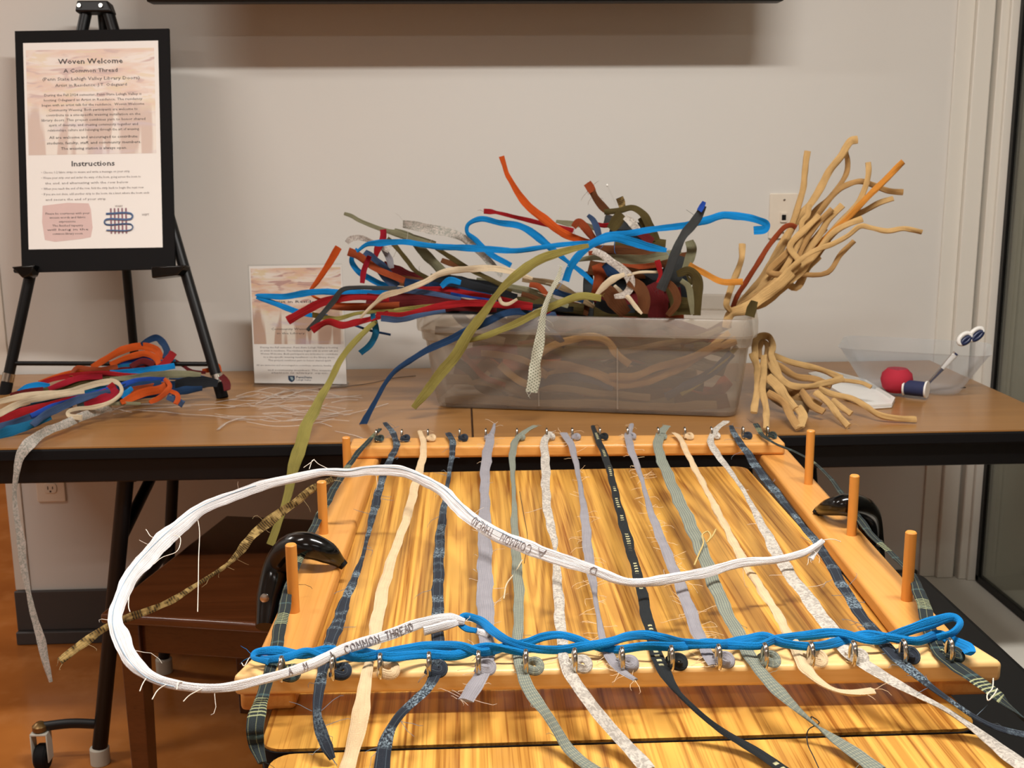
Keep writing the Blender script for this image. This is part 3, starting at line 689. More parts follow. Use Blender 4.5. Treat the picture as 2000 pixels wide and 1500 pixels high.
for x in (.235, .405): MB().hexa([BP(x+a, b, z) for a, b, z in ((-.0015, -.0002, .012), (.0015, -.0002, .012), (.0015, -.018, .148), (-.0015, -.018, .148))], [BP(x+a, b, z) for a, b, z in ((-.0015, -.003, .012), (.0015, -.003, .012), (.0015, -.0215, .148), (-.0015, -.0215, .148))]).build('rib', MILKR, sb)
# contents pressed against the walls
def BQ(x, y, off): return UP_(x, y, BP(0, off, 0), -by_)
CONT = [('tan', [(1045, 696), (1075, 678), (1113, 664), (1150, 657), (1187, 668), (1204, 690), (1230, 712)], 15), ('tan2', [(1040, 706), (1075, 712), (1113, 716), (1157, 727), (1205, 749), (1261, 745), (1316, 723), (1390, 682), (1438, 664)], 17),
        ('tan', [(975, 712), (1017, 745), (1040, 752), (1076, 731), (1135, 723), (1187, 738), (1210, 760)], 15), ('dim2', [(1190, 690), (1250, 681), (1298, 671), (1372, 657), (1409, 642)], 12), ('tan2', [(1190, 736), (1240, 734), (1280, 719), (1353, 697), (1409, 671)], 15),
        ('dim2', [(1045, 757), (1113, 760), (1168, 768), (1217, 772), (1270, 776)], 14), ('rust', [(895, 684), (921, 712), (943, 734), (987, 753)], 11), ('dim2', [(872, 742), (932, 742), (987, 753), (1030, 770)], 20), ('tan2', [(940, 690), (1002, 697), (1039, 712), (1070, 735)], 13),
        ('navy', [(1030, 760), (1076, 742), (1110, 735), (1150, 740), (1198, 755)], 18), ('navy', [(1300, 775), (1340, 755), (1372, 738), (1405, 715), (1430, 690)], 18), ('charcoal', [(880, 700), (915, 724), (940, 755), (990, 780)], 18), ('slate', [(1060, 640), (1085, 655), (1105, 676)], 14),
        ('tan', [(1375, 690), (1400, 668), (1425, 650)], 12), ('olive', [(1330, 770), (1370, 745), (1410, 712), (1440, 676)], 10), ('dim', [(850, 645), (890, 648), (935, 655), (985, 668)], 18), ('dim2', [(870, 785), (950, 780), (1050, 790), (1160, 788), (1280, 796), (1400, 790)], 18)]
CLAB = ['tan strip arched high in the middle of the bin, seen through its wall', 'long tan strip sweeping up to the right inside the bin', 'tan strip dipping and rising at the middle of the bin', 'thin tan strip high at the right inside the bin', 'tan strip rising to the right below the thin one inside the bin', 'brown strip level below the middle inside the bin', 'rust strip slanting down at the left inside the bin', 'wide brown strip low at the left inside the bin', 'tan strip left of the hanging woven strip, inside the bin',
        'navy strip arched low in the middle of the bin', 'navy strip rising at the right inside the bin', 'charcoal strip slanting at the left inside the bin', 'slate strip high behind the middle of the bin wall', 'short tan strip in the upper right corner inside the bin', 'olive strip rising at the right inside the bin', 'dark strip high at the left inside the bin', 'brown strip along the floor of the bin']
for i, (k, pts, w) in enumerate(CONT):
    P = [BQ(x, y, .014+.006*(i % 4)) for x, y in pts]; P = [p if p.z > .752 else V((p.x, p.y, .752)) for p in P]
    o, fr = strip_mesh('fabric_strip', P, [w*depth(p)/F for p in P], fab(k), seed=900+i, thick=.004, curl=.05, parent=None)
    tag(o, CLAB[i], 'fabric strip', 'strips packed inside the bin')
rr = random.Random(31)
for i in range(44):
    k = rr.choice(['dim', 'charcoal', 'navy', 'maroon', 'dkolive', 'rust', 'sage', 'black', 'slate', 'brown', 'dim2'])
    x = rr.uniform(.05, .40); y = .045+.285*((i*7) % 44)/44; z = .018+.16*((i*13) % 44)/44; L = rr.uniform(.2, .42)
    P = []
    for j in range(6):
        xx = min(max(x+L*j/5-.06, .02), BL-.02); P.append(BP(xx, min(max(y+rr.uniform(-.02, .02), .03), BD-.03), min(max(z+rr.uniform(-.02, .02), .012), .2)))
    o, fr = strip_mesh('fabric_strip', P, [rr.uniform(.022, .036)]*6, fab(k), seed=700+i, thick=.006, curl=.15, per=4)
    tag(o, 'fabric strip coiled inside the translucent bin, seen dimly through its wall', 'fabric strip', 'strips packed inside the bin')

# ================================================================== strips heaped on the bin
def YB(x, t): return 2.425-(x-800)*.000221+t
def B(label, key, pts, w, t=.15, mode='cam', **kw):
    pp = [(p[0], p[1], YB(p[0], p[2] if len(p) > 2 else t)) for p in pts]
    return fabric_strip(label, key, pp, w, Y=lambda x, y: 0, group=kw.pop('group', 'fabric strips heaped on the storage bin'), mode=mode, **kw)
B('short orange strip standing up left of the bin, in front of the small sign', 'orange', [(662, 483), (640, 518), (620, 550), (606, 572), (640, 590), (720, 595)], [15, 13, 10, 5, 5, 6], .10, twist=.1)
B('bright blue strip folded to a point in front of the small sign', 'blue', [(775, 572), (712, 573), (640, 570), (590, 573), (550, 580), (500, 578), (530, 590), (560, 602), (606, 615), (640, 618)], [13, 13, 12, 13, 12, 8, 10, 12, 9, 7], .08, twist=.15)
B('bright red strip with a cut end pointing down in front of the small sign', 'red', [(760, 585), (690, 580), (640, 588), (600, 604), (562, 627)], [10, 13, 17, 16, 17], .03, twist=.1)
B('charcoal strip bent over and hanging in front of the small sign', 'charcoal', [(830, 572), (790, 565), (700, 562), (668, 566), (650, 590), (625, 620), (600, 645)], [9, 9, 8, 10, 11, 11, 8], .02, twist=.2)
B('rust brown strip reaching flat towards the small sign', 'rust', [(780, 596), (713, 600), (680, 602), (640, 598)], [14, 13, 11, 10], .06)
B('drab olive strip below the rust brown one at the left end of the bin', 'olive', [(820, 606), (760, 608), (700, 612), (655, 622), (610, 615)], [10, 9, 7, 9, 12], .05)
B('crimson twisted strip with a curled end below the small sign picture', 'red', [(760, 612), (741, 618), (720, 624), (696, 629), (668, 636), (643, 629), (626, 634), (609, 645)], [14, 12, 11, 13, 15, 14, 13, 15], .0, twist=.4)
B('long cream strip draped along the heap above the left rim of the bin', 'cream', [(704, 621), (718, 606), (735, 590), (750, 577), (786, 568), (828, 551), (856, 536), (898, 527), (950, 524), (1001, 531), (1040, 545)], [5, 6, 8, 13, 10, 11, 12, 14, 13, 12, 8], -.02, twist=.25)
B('long bright blue strip lying level across the left of the heap', 'blue', [(697, 492), (716, 478), (741, 474), (786, 473), (828, 478), (870, 483), (934, 485), (999, 490), (1053, 484), (1123, 475), (1160, 474)], [5, 9, 13, 11, 11, 12, 14, 11, 10, 9, 8], .06, twist=.2)
B('bright blue strip bent over the heap with its frayed end hanging by the silver one', 'blue', [(1104, 549), (1112, 524), (1134, 496), (1163, 473), (1196, 464), (1231, 472), (1271, 482), (1302, 489)], [15, 15, 15, 15, 16, 17, 16, 8], .02, twist=.2, fray=8)
B('bright blue strip reaching right with its end folded down before the wall plate', 'blue', [(1150, 476), (1185, 462), (1231, 455), (1285, 447), (1339, 439), (1380, 431), (1411, 420), (1442, 422), (1479, 430), (1497, 438), (1494, 448), (1472, 451)], [10, 14, 13, 12, 13, 15, 15, 15, 14, 14, 16, 17], .05, twist=.2)
B('bright blue strip arched in a tall loop over the middle of the heap', 'blue', [(998, 519), (961, 498), (930, 470), (912, 454), (914, 439), (939, 428), (974, 434), (1015, 442), (1053, 464), (1080, 488), (1107, 510), (1136, 531), (1165, 560)], [11, 11, 11, 8, 8, 11, 12, 13, 16, 13, 8, 10, 9], .16, twist=.2)
B('long orange strip rising highest to the left out of the heap', 'orange', [(980, 305), (985, 322), (990, 340), (997, 353), (1012, 377), (1037, 407), (1069, 433), (1101, 455), (1128, 467), (1158, 474)], [12, 9, 9, 10, 13, 16, 17, 16, 13, 8], .14, twist=.1)
B('thin red strip with a knotted tip beside the tall orange strip', 'red', [(945, 412), (958, 413), (969, 415), (1001, 423), (1034, 430), (1069, 439), (1120, 450)], [11, 11, 7, 8, 9, 10, 10], .2, fray=4)
B('broad olive strip hanging down over the front of the bin', 'olive', [(1150, 480), (1110, 488), (1069, 501), (1031, 521), (999, 545), (972, 574), (948, 606), (920, 645), (884, 701), (839, 757), (808, 797)], [8, 14, 18, 20, 18, 11, 16, 20, 22, 20, 12], -.075, twist=.12)
B('olive strip curling forward over the rim with a looped thread at its tip', 'olive', [(1174, 582), (1136, 579), (1101, 588), (1055, 609), (1010, 630), (950, 656), (912, 666)], [14, 15, 14, 15, 14, 12, 8], -.06, twist=.15, fray=4)
B('silver and green woven strip hanging down the front of the bin', 'weave', [(1096, 520), (1090, 543), (1080, 561), (1069, 588), (1062, 612), (1056, 645), (1052, 680), (1046, 715), (1038, 766)], [4, 9, 10, 10, 12, 16, 21, 24, 25], -.085, fray=10)
B('dark blue strip hanging from the left corner of the bin to the table edge', 'navy', [(1046, 608, .0), (987, 612, -.04), (939, 634, -.06), (876, 664, -.07), (824, 690, -.07), (775, 722, -.08), (754, 747, -.09), (737, 776, -.10), (720, 808, -.11), (702, 845, -.125)], [12, 14, 15, 15, 12, 10, 8, 9, 11, 17], -.05, twist=.15)
B('very long olive strip hanging from the heap down past the table edge', 'olive', [(735, 628, 0), (716, 644, -.05), (691, 669, -.09), (663, 707, -.12), (640, 753, -.15), (617, 795, -.215), (596, 840, -.295), (582, 884, -.335), (570, 930, -.36), (559, 975, -.38), (545, 1020, -.40), (527, 1064, -.42)], [8, 11, 12, 12, 13, 20, 24, 26, 20, 15, 13, 17], 0, twist=.12)
B('teal strip hooked downward below the left end of the heap', 'teal', [(728, 612), (732, 632), (733, 650), (722, 674), (704, 690)], [10, 13, 14, 13, 11], .0)
B('narrow blue strip end poking out below the crimson twisted one', 'navy', [(690, 634), (725, 646), (763, 654)], [5, 5, 5], .02)
B('grey-olive strip rising to the left tip of the heap above the level blue one', 'sage', [(672, 417), (686, 422), (700, 430), (730, 442), (752, 450), (780, 458), (812, 466), (850, 478)], [6, 8, 8, 8, 9, 14, 16, 12], .18, twist=.1)
B('broad grey-olive strip slanting down behind the level blue strip', 'sage', [(770, 450), (800, 464), (826, 490), (846, 512), (865, 534), (890, 560)], [10, 17, 19, 20, 20, 16], .22)
B('pale frayed strip with a torn grey end above the left of the heap', 'palepat', [(787, 438), (820, 443), (850, 449), (880, 456), (907, 466), (934, 490), (961, 518), (980, 540)], [17, 18, 20, 18, 15, 13, 14, 10], .17, fray=14)
B('silvery strip curled over at the far left tip of the heap', 'silver', [(677, 474), (683, 468), (693, 465), (710, 466), (728, 473), (760, 490)], [10, 12, 11, 11, 10, 9], .14)
B('rust red strip end left of the heap under the silvery curl', 'rust', [(680, 492), (700, 500), (718, 512), (745, 530), (790, 548)], [16, 16, 15, 14, 12], .1)
B('blue strip bowed in a deep curve at the left of the heap', 'royal' if False else 'blue', [(698, 486), (688, 500), (687, 512), (700, 530), (720, 542), (746, 556), (775, 566)], [7, 9, 10, 12, 12, 13, 12], .12)
B('crimson strip bent downward beside the blue bow', 'crimson', [(722, 500), (716, 514), (710, 532), (707, 553)], [10, 11, 12, 9], .09)
B('broad slate blue strip slanting through the left of the heap', 'slate', [(712, 492), (724, 502), (740, 520), (758, 540), (775, 560)], [12, 20, 24, 24, 18], .11)
B('short red strip crossing under the level blue strip', 'red', [(742, 474), (736, 488), (733, 502)], [14, 15, 9], .13)
B('dark pink tip standing up through the level blue strip', 'crimson', [(748, 448), (749, 458), (748, 470)], [12, 13, 14], .12)
B('thin dark olive strip slanting down with loose threads', 'dkolive', [(756, 466), (768, 476), (782, 492), (796, 510), (810, 528), (840, 546)], [9, 11, 9, 9, 9, 9], .16, fray=8)
B('grey violet strip arching down beside the thin dark olive strip', 'lilac', [(744, 478), (752, 490), (760, 506), (764, 524)], [8, 12, 13, 11], .15)
B('olive strip slanting from the level blue one into the heap', 'dkolive', [(852, 484), (880, 503), (915, 524), (961, 548), (1000, 568)], [9, 10, 10, 10, 9], .1)
B('dark maroon strip lying in the left of the heap', 'maroon', [(748, 516), (775, 532), (820, 548), (860, 556)], [18, 26, 24, 16], .2)
B('brown strip end showing above the cream strip', 'brown', [(862, 508), (880, 515), (900, 520)], [10, 12, 9], .16)
B('red strip running level through the middle of the heap', 'red', [(800, 560), (830, 564), (880, 566), (930, 575), (985, 585), (1040, 596)], [8, 10, 10, 9, 9, 8], .03)
B('slate blue strip running level below the cream strip', 'slate', [(775, 566), (815, 570), (856, 575), (900, 584)], [11, 11, 10, 7], .0)
B('broad maroon strip lying along the left rim of the bin', 'maroon', [(715, 588), (770, 592), (830, 594), (900, 596), (970, 600)], [28, 34, 30, 26, 20], .07)
B('bright red strip running along the rim below the maroon one', 'red', [(735, 614), (780, 616), (814, 610), (853, 600), (900, 592), (960, 594), (1040, 602)], [10, 13, 14, 14, 14, 13, 10], -.02, twist=.15)
B('thin olive strip between the maroon and red ones on the rim', 'olive', [(770, 606), (812, 600), (850, 596)], [6, 8, 6], .0)
B('steel blue strip running along the underside of the heap by the left rim', 'slate', [(744, 622), (780, 624), (820, 616), (870, 607)], [12, 12, 10, 7], -.03)
B('black strip lying behind the level red strip', 'black', [(880, 548), (920, 556), (960, 566), (1010, 580)], [16, 18, 16, 12], .09)
B('dark blue strip lying between the level red strips', 'royal', [(880, 575), (920, 578), (970, 588)], [9, 10, 8], .05)
B('small bright blue strip end beside the cream strip', 'blue', [(862, 560), (878, 548), (900, 552)], [10, 14, 10], .02)
B('black strip running beneath the broad olive strip', 'black', [(900, 590), (980, 598), (1060, 602), (1120, 604)], [14, 16, 14, 10], .12)
B('grey-olive strip lying over the middle of the rim', 'sage', [(980, 556), (1030, 566), (1075, 585), (1110, 598)], [9, 11, 12, 9], .06)
B('beige strip slanting behind the hanging silver strip', 'dim2', [(1020, 545), (1060, 550), (1095, 560), (1130, 582), (1160, 600)], [10, 13, 14, 13, 8], .1)
B('rust strip end between the silver strip and the hanging blue end', 'rust', [(1034, 556), (1052, 560), (1068, 576)], [10, 13, 11], .05)
B('navy strip lying low behind the silver woven strip', 'navy', [(1075, 566), (1105, 576), (1140, 588)], [12, 13, 10], .08)
B('small crumpled cream strip on the middle of the rim', 'cream', [(972, 574), (980, 592), (992, 594), (1010, 584)], [7, 8, 7, 5], -.07)
# the crowded right half of the heap
B('rust strip bulging at the centre of the heap', 'rust', [(1166, 516), (1172, 535), (1168, 555), (1160, 575)], [20, 25, 22, 14], .12)
B('dark blue strip folded at the centre of the heap', 'navy', [(1182, 514), (1196, 528), (1210, 542)], [22, 26, 18], .1)
B('cream pointed strip end at the centre of the heap', 'cream', [(1162, 579), (1180, 558), (1198, 545), (1220, 536)], [5, 14, 15, 8], -.01)
B('silver grey strip curled in a hook at the centre of the heap', 'silver', [(1158, 490), (1175, 497), (1193, 510), (1214, 524), (1229, 542), (1231, 560), (1220, 575), (1200, 580)], [13, 14, 15, 16, 18, 17, 14, 8], .0, twist=.2)
B('grey-green strip stretched level under the bent blue strip', 'sage', [(1128, 508), (1165, 502), (1204, 506), (1258, 505), (1312, 497), (1330, 490)], [8, 12, 17, 19, 17, 10], .05)
B('thin white strip running to the red stub', 'cream', [(1225, 538), (1250, 532), (1290, 531)], [5, 6, 5], .0)
B('small red stub standing beside the charcoal strip', 'red', [(1284, 508), (1288, 522), (1290, 538), (1284, 552)], [11, 11, 9, 6], -.01)
B('brick red strip lying behind the red stub', 'rust', [(1215, 514), (1250, 520), (1290, 516)], [11, 13, 10], .08)
chs, _ = B('charcoal strip with a blue frayed tip leaning over the right of the heap', 'charcoal', [(1373, 401), (1363, 424), (1351, 442), (1337, 458), (1317, 496), (1304, 537), (1290, 566)], [14, 18, 18, 18, 18, 18, 20], -.02, fray=6)
B(None, 'royal', [(1376, 394), (1371, 404), (1366, 412)], [8, 12, 12], -.025, name='frayed_tip', parent=chs)
B('grey-olive strip folded upright at the right end of the heap', 'sage', [(1346, 470), (1350, 486), (1346, 505), (1338, 528)], [16, 20, 20, 14], .1)
B('olive strip bulging out at the right end of the heap', 'dkolive', [(1322, 535), (1345, 530), (1360, 545), (1363, 575), (1360, 616)], [12, 20, 22, 20, 16], .02)
B('pale grey strip standing just inside the bulging olive strip', 'sage', [(1330, 548), (1345, 560), (1350, 585), (1352, 614)], [10, 13, 12, 8], -.01)
B('dark red cloth strip packed upright in the right of the heap', 'maroon', [(1268, 556), (1276, 575), (1282, 600), (1284, 625)], [34, 44, 44, 30], .06)
B('cream flap hanging over the rim right of centre', 'cream', [(1200, 558, .06), (1214, 570, .02), (1228, 582, -.01), (1240, 598, -.035), (1254, 613, -.05)], [6, 8, 10, 9, 5])
B('dark brown strip curving down right of the cream flap', 'brown', [(1228, 548), (1248, 562), (1258, 585), (1256, 612)], [18, 26, 26, 22], .0)
B('brown strip bowed inside the right end of the heap', 'brown', [(1298, 545), (1316, 565), (1322, 590), (1304, 616)], [12, 16, 15, 12], -.01)
B('olive strip packed at the right end beside the dark red cloth', 'dkolive', [(1302, 560), (1312, 585), (1318, 616)], [10, 12, 12], .03)
B('black strip packed low behind the cream flap', 'black', [(1165, 590), (1195, 602), (1240, 604)], [18, 22, 16], .1)
B('brown strip packed low beneath the silver hook', 'brown', [(1175, 560), (1200, 585), (1225, 612)], [24, 36, 26], .07)
B('black strip packed behind the red stub', 'black', [(1255, 520), (1280, 535), (1310, 545)], [26, 30, 22], .12)
B('charcoal strip packed behind the hanging silver hook', 'charcoal', [(1150, 530), (1150, 560), (1148, 596)], [18, 22, 20], .2)
B('amber brown strip curving right from the heap towards the tan bundle', 'ochre', [(1346, 516), (1362, 526), (1380, 536), (1411, 550), (1451, 551)], [9, 11, 12, 13, 12], .1)
brs, _ = B('frayed brown strip with a rust tip standing up at the top of the heap', 'brown', [(1149, 362), (1156, 374), (1163, 387), (1176, 402), (1192, 416)], [10, 15, 14, 16, 12], .18, fray=10)
B(None, 'rust', [(1146, 358), (1152, 367), (1157, 375)], [16, 17, 15], .178, name='frayed_tip', parent=brs)
B('gold and black striped strip end standing at the top of the heap', 'sequin', [(1209, 386), (1213, 396), (1216, 408)], [14, 16, 13], .17)
B('dark olive strip arched over the top of the heap', 'dkolive', [(1180, 414), (1209, 412), (1236, 406), (1258, 420), (1269, 442), (1280, 470)], [10, 12, 12, 16, 18, 18], .15)
B('white patterned patch of strip at the top of the heap', 'brocade', [(1220, 424), (1234, 436), (1248, 452)], [12, 18, 12], .13)
B('dark green strip folded under the arched olive strip', 'dkolive', [(1192, 448), (1204, 432), (1216, 418)], [20, 26, 22], .14)
B('red strip end at the top of the heap', 'red', [(1160, 436), (1180, 440), (1196, 438)], [8, 10, 10], .15)
B('grey strip lying level near the top of the heap', 'sage', [(1086, 432), (1110, 436), (1140, 440), (1168, 448)], [6, 12, 12, 10], .17)
B('rust orange strip curled in front of the top of the heap', 'rust', [(1120, 444), (1130, 434), (1140, 442), (1152, 456), (1163, 470)], [12, 14, 16, 17, 12], .12)
B('slate blue strip with a rounded end near the top of the heap', 'slate', [(1148, 420), (1158, 430), (1166, 448), (1172, 466)], [8, 11, 13, 12], .11)
B('maroon strip under the arched olive strip', 'maroon', [(1240, 450), (1258, 462), (1275, 472)], [12, 18, 14], .13)
B('olive strip packed into the top right of the heap', 'dkolive', [(1252, 424), (1266, 446), (1270, 474)], [14, 22, 20], .16)
B('black strip packed under the top of the heap', 'black', [(1190, 452), (1220, 458), (1265, 464)], [12, 20, 18], .18)
B('dull brown strip packed across the centre of the heap', 'brown', [(1160, 486), (1210, 490), (1290, 488)], [14, 22, 14], .14)
B('grey strip packed upright right of centre in the heap', 'charcoal', [(1330, 500), (1322, 530), (1318, 560)], [22, 26, 22], .16)
for i, (k, pts, w) in enumerate((
  ('brown', [(1150, 520), (1200, 530), (1260, 528)], 30), ('black', [(1160, 545), (1220, 552), (1300, 548)], 34), ('maroon', [(1150, 570), (1230, 580), (1330, 572)], 36), ('dkolive', [(1160, 600), (1240, 602), (1350, 598)], 36),
  ('brown', [(1250, 500), (1300, 510), (1345, 505)], 26), ('black', [(1300, 520), (1330, 560), (1335, 610)], 36), ('dkolive', [(1200, 470), (1250, 476), (1300, 480)], 24), ('charcoal', [(1180, 430), (1220, 440), (1268, 452)], 26),
  ('rust', [(1150, 500), (1220, 492), (1300, 498)], 18), ('dkolive', [(1270, 610), (1310, 580), (1350, 545)], 22))):
    B('dark strip packed deep in the right half of the heap', k, pts, w, .2+.006*i, group='strips packed deep in the right of the heap')
for i, (k, pts, w) in enumerate((
  ('maroon', [(725, 578), (800, 580), (900, 586)], 34), ('black', [(800, 600), (900, 602), (1020, 606)], 26), ('navy', [(790, 556), (860, 562), (960, 572)], 24), ('black', [(840, 545), (900, 552), (990, 566)], 24), ('brown', [(760, 545), (830, 556), (900, 566)], 22),
  ('crimson', [(900, 606), (980, 604), (1080, 606)], 18), ('dkolive', [(960, 585), (1040, 592), (1140, 604)], 22), ('brown', [(1020, 570), (1080, 590), (1150, 608)], 20), ('sage', [(930, 548), (1000, 562), (1080, 580)], 14), ('charcoal', [(1000, 590), (1080, 602), (1170, 610)], 22))):
    B('dark strip packed deep in the left half of the heap', k, pts, w, .17+.006*i, group='strips packed deep in the left of the heap')
p = place([(1186, 362, YB(1186, .16)), (1204, 400, YB(1204, .16))], Y=lambda x, y: 0)
o = MB().tube(p, .0012, 8).build('plastic_pin', ACRYL); tag(o, 'clear pin with a white bead head sticking out of the heap', 'pin')
MB().lathe([(.0005, -.003), (.0026, -.001), (.0026, .001), (.0005, .003)], 10, Matrix.Translation(p[0])).build('bead', WHITEPL, o)

# ================================================================== tan cord bundle standing in the bin
def T(label, pts, w, t=.2, key='tan', **kw):
    base = [(1428, 612, t+.02), (1418, 640, t+.02)]
    w *= 1.15; n = len(pts); pp = [(p[0], p[1], t-.00+(.03*(1-i/n))) for i, p in enumerate(pts)]
    return B(label, key, pp+([] if kw.pop('loose', 0) else base), [w]*n+[w*.8, w*.7] if not kw.pop('l2', 0) else w, t, group='tan cords bundled in the bin', thick=.006, curl=.06, **{k: v for k, v in kw.items() if k != 'x'})
T('tan cord standing upright alone left of the bundle top', [(1578, 295), (1574, 315), (1571, 340), (1569, 369), (1558, 406), (1546, 439), (1537, 467), (1505, 520), (1470, 565)], 11, .2)
T('tan cord with a bent tip, the tallest of the bundle', [(1675, 273), (1662, 275), (1652, 287), (1644, 303), (1620, 335), (1604, 363), (1583, 399), (1555, 432), (1520, 490), (1480, 555)], 13, .21)
T('brown-tan cord hanging behind the tallest one', [(1652, 296), (1656, 315), (1654, 335), (1644, 355), (1620, 387), (1589, 414), (1545, 480), (1480, 560)], 9, .24, 'tan2')
T('short tan cord pointing up right of the tallest one', [(1696, 317), (1697, 330), (1695, 346), (1687, 372), (1675, 399), (1644, 430), (1580, 500), (1500, 575)], 10, .2)
T('ochre cord with a flared end slanting to the upper right', [(1764, 316), (1752, 328), (1739, 341), (1712, 367), (1696, 384), (1675, 406), (1610, 470), (1510, 570)], 11, .19, 'ochre')
T('tan cord arched over to the right with a blunt end', [(1764, 375), (1733, 372), (1703, 361), (1678, 354), (1644, 366), (1620, 390), (1570, 455), (1490, 570)], 10, .23, 'tan2')
T('tan cord reaching right under the arched one', [(1745, 388), (1715, 397), (1687, 412), (1657, 428), (1600, 480), (1510, 575)], 10, .21)
T('tan cord sweeping far right, the lowest of the bundle', [(1801, 453), (1780, 449), (1764, 447), (1733, 451), (1703, 445), (1681, 442), (1657, 460), (1626, 476), (1589, 491), (1549, 519), (1522, 550), (1490, 582), (1455, 605)], 9, .14)
T('tan cord with its end tucked among the middle of the bundle', [(1684, 427), (1657, 437), (1626, 457), (1580, 510), (1510, 578)], 11, .17)
T('tan cord looped at the left of the bundle', [(1580, 399), (1577, 421), (1566, 434), (1565, 461), (1552, 491), (1535, 520), (1490, 575)], 10, .16)
T('short tan cord leaning alone left of the bundle foot', [(1450, 476), (1449, 490), (1448, 504), (1439, 534), (1427, 565), (1418, 595)], 11, .12)
T('red-brown strip rising along the left side of the tan bundle', [(1555, 444), (1546, 440), (1534, 443), (1516, 462), (1497, 486), (1479, 517), (1457, 551), (1440, 577)], 9, .15, 'rust')
for i, (x, y, w, k) in enumerate(((1600, 420, 11, 'tan'), (1625, 408, 10, 'tan2'), (1645, 400, 12, 'tan'), (1612, 445, 12, 'tan2'), (1640, 445, 11, 'tan'), (1590, 470, 13, 'tan'), (1560, 470, 12, 'tan2'), (1668, 470, 9, 'tan2'), (1600, 500, 13, 'tan'), (1540, 505, 14, 'tan'))):
    T('tan cord crowded in the middle of the bundle', [(x, y), (x-25, y+26), (x-58+i % 3*6, y+62), (1560-12*(i % 4), 515+6*(i % 3)) if y < 460 else (1530-8*(i % 3), 540), (1485-5*(i % 3), 575+3*(i % 2))], w, .15+.012*(i % 6), k)
for i, (pts, w, k) in enumerate((([(1590, 490), (1560, 530), (1525, 560), (1490, 590)], 18, 'tan'), ([(1570, 520), (1540, 545), (1500, 580)], 16, 'tan2'), ([(1535, 500), (1515, 535), (1480, 580)], 15, 'tan2'), ([(1520, 515), (1495, 550), (1462, 590)], 14, 'tan'), ([(1620, 470), (1590, 500), (1550, 540), (1500, 585)], 14, 'tan2'))):
    T('flat tan strip in the foot of the bundle', pts, w, .155+.008*i, k)
T('wide tan strip down the front of the bundle foot', [(1545, 530), (1520, 555), (1490, 580), (1455, 602)], 20, .12)
B('dark olive strip end tucked at the foot of the tan bundle', 'dkolive', [(1474, 588), (1469, 602), (1464, 618)], [15, 20, 20], .02)

# ================================================================== tan cords fallen on the table beside the bin
def YT(x, y): return 2.222+(836-y)*.00188
def G(label, pts, w, dy=0., key='tan', **kw):
    return fabric_strip(label, key, [(x, y, YT(x, y)+dy) for x, y in pts], w*1.22, Y=lambda x, y: 0, group='tan cords piled beside the bin', thick=.006, curl=.06, **kw)
G('tan cord looped upright against the bin side', [(1475, 700), (1474, 680), (1478, 663), (1488, 656), (1501, 657), (1509, 672), (1506, 692), (1515, 715), (1524, 740)], 11, .0)
G('dark tan cord looped inside the upright loop', [(1484, 700), (1483, 680), (1490, 667), (1497, 672), (1498, 700), (1510, 735)], 9, .02, 'tan2')
G('tan cord hanging straight down nearest the bin', [(1470, 690), (1478, 715), (1481, 740), (1478, 770), (1472, 806)], 12, -.02)
G('tan cord hanging down with its end by the loom corner', [(1492, 695), (1491, 735), (1490, 768), (1497, 804), (1496, 838)], 11, -.03)
G('tan cord stretched along the back of the pile', [(1498, 690), (1535, 704), (1574, 714), (1610, 725), (1645, 738)], 10, .06)
G('tan cord second from the back of the pile', [(1499, 700), (1529, 720), (1556, 735), (1592, 741), (1624, 754)], 11, .03, 'tan2')
G('tan cord curving under and up to the right in the pile', [(1504, 708), (1514, 727), (1544, 752), (1580, 756), (1612, 748), (1647, 739)], 11, -.01)
G('tan cord with a folded end at the front of the pile', [(1500, 735), (1523, 760), (1541, 785), (1552, 800)], 16, -.03)
G('dark tan cord at the very front of the pile', [(1499, 768), (1529, 786), (1550, 822), (1560, 838)], 13, -.03, 'tan2')
G('tan cord crumpled in the middle front of the pile', [(1558, 795), (1567, 812), (1564, 835)], 15, -.035)
G('tan cord slanting to the front with a torn end', [(1592, 766), (1622, 790), (1640, 815), (1657, 833)], 11, -.02, fray=4)
G('tan cord reaching farthest right on the table', [(1600, 760), (1622, 769), (1664, 778), (1688, 792), (1715, 809), (1754, 817), (1790, 820)], 10, -.005)
G('tan cord folded under the middle of the pile', [(1565, 764), (1586, 792), (1610, 804)], 12, .0, 'tan2')
G('thin tan cord lying over the white tray', [(1640, 743), (1665, 745), (1685, 748), (1702, 756)], 7, .03)
G('tan cord ending beside the white tray', [(1625, 782), (1645, 796), (1663, 808)], 10, .0)
G('dark tan cord deep in the pile', [(1500, 720), (1530, 750), (1560, 775), (1600, 795)], 20, .03, 'tan2')
G('dark tan cord lying against the bin corner', [(1485, 740), (1510, 770), (1545, 790), (1580, 800)], 20, .04, 'dim2')
q = [UZ(x, y, .742) for x, y in ((1578, 735), (1616, 728), (1690, 748), (1748, 784), (1742, 796), (1700, 799), (1650, 780))]
wt = MB().prism([(p.x, p.y) for p in q], .7405, .746).build('plastic_tray', WHITEPL, None, .002); tag(wt, 'flat white plastic tray partly under the tan cords', 'tray')
qc = sum(((V((p.x, p.y, 0))) for p in q), V())/7
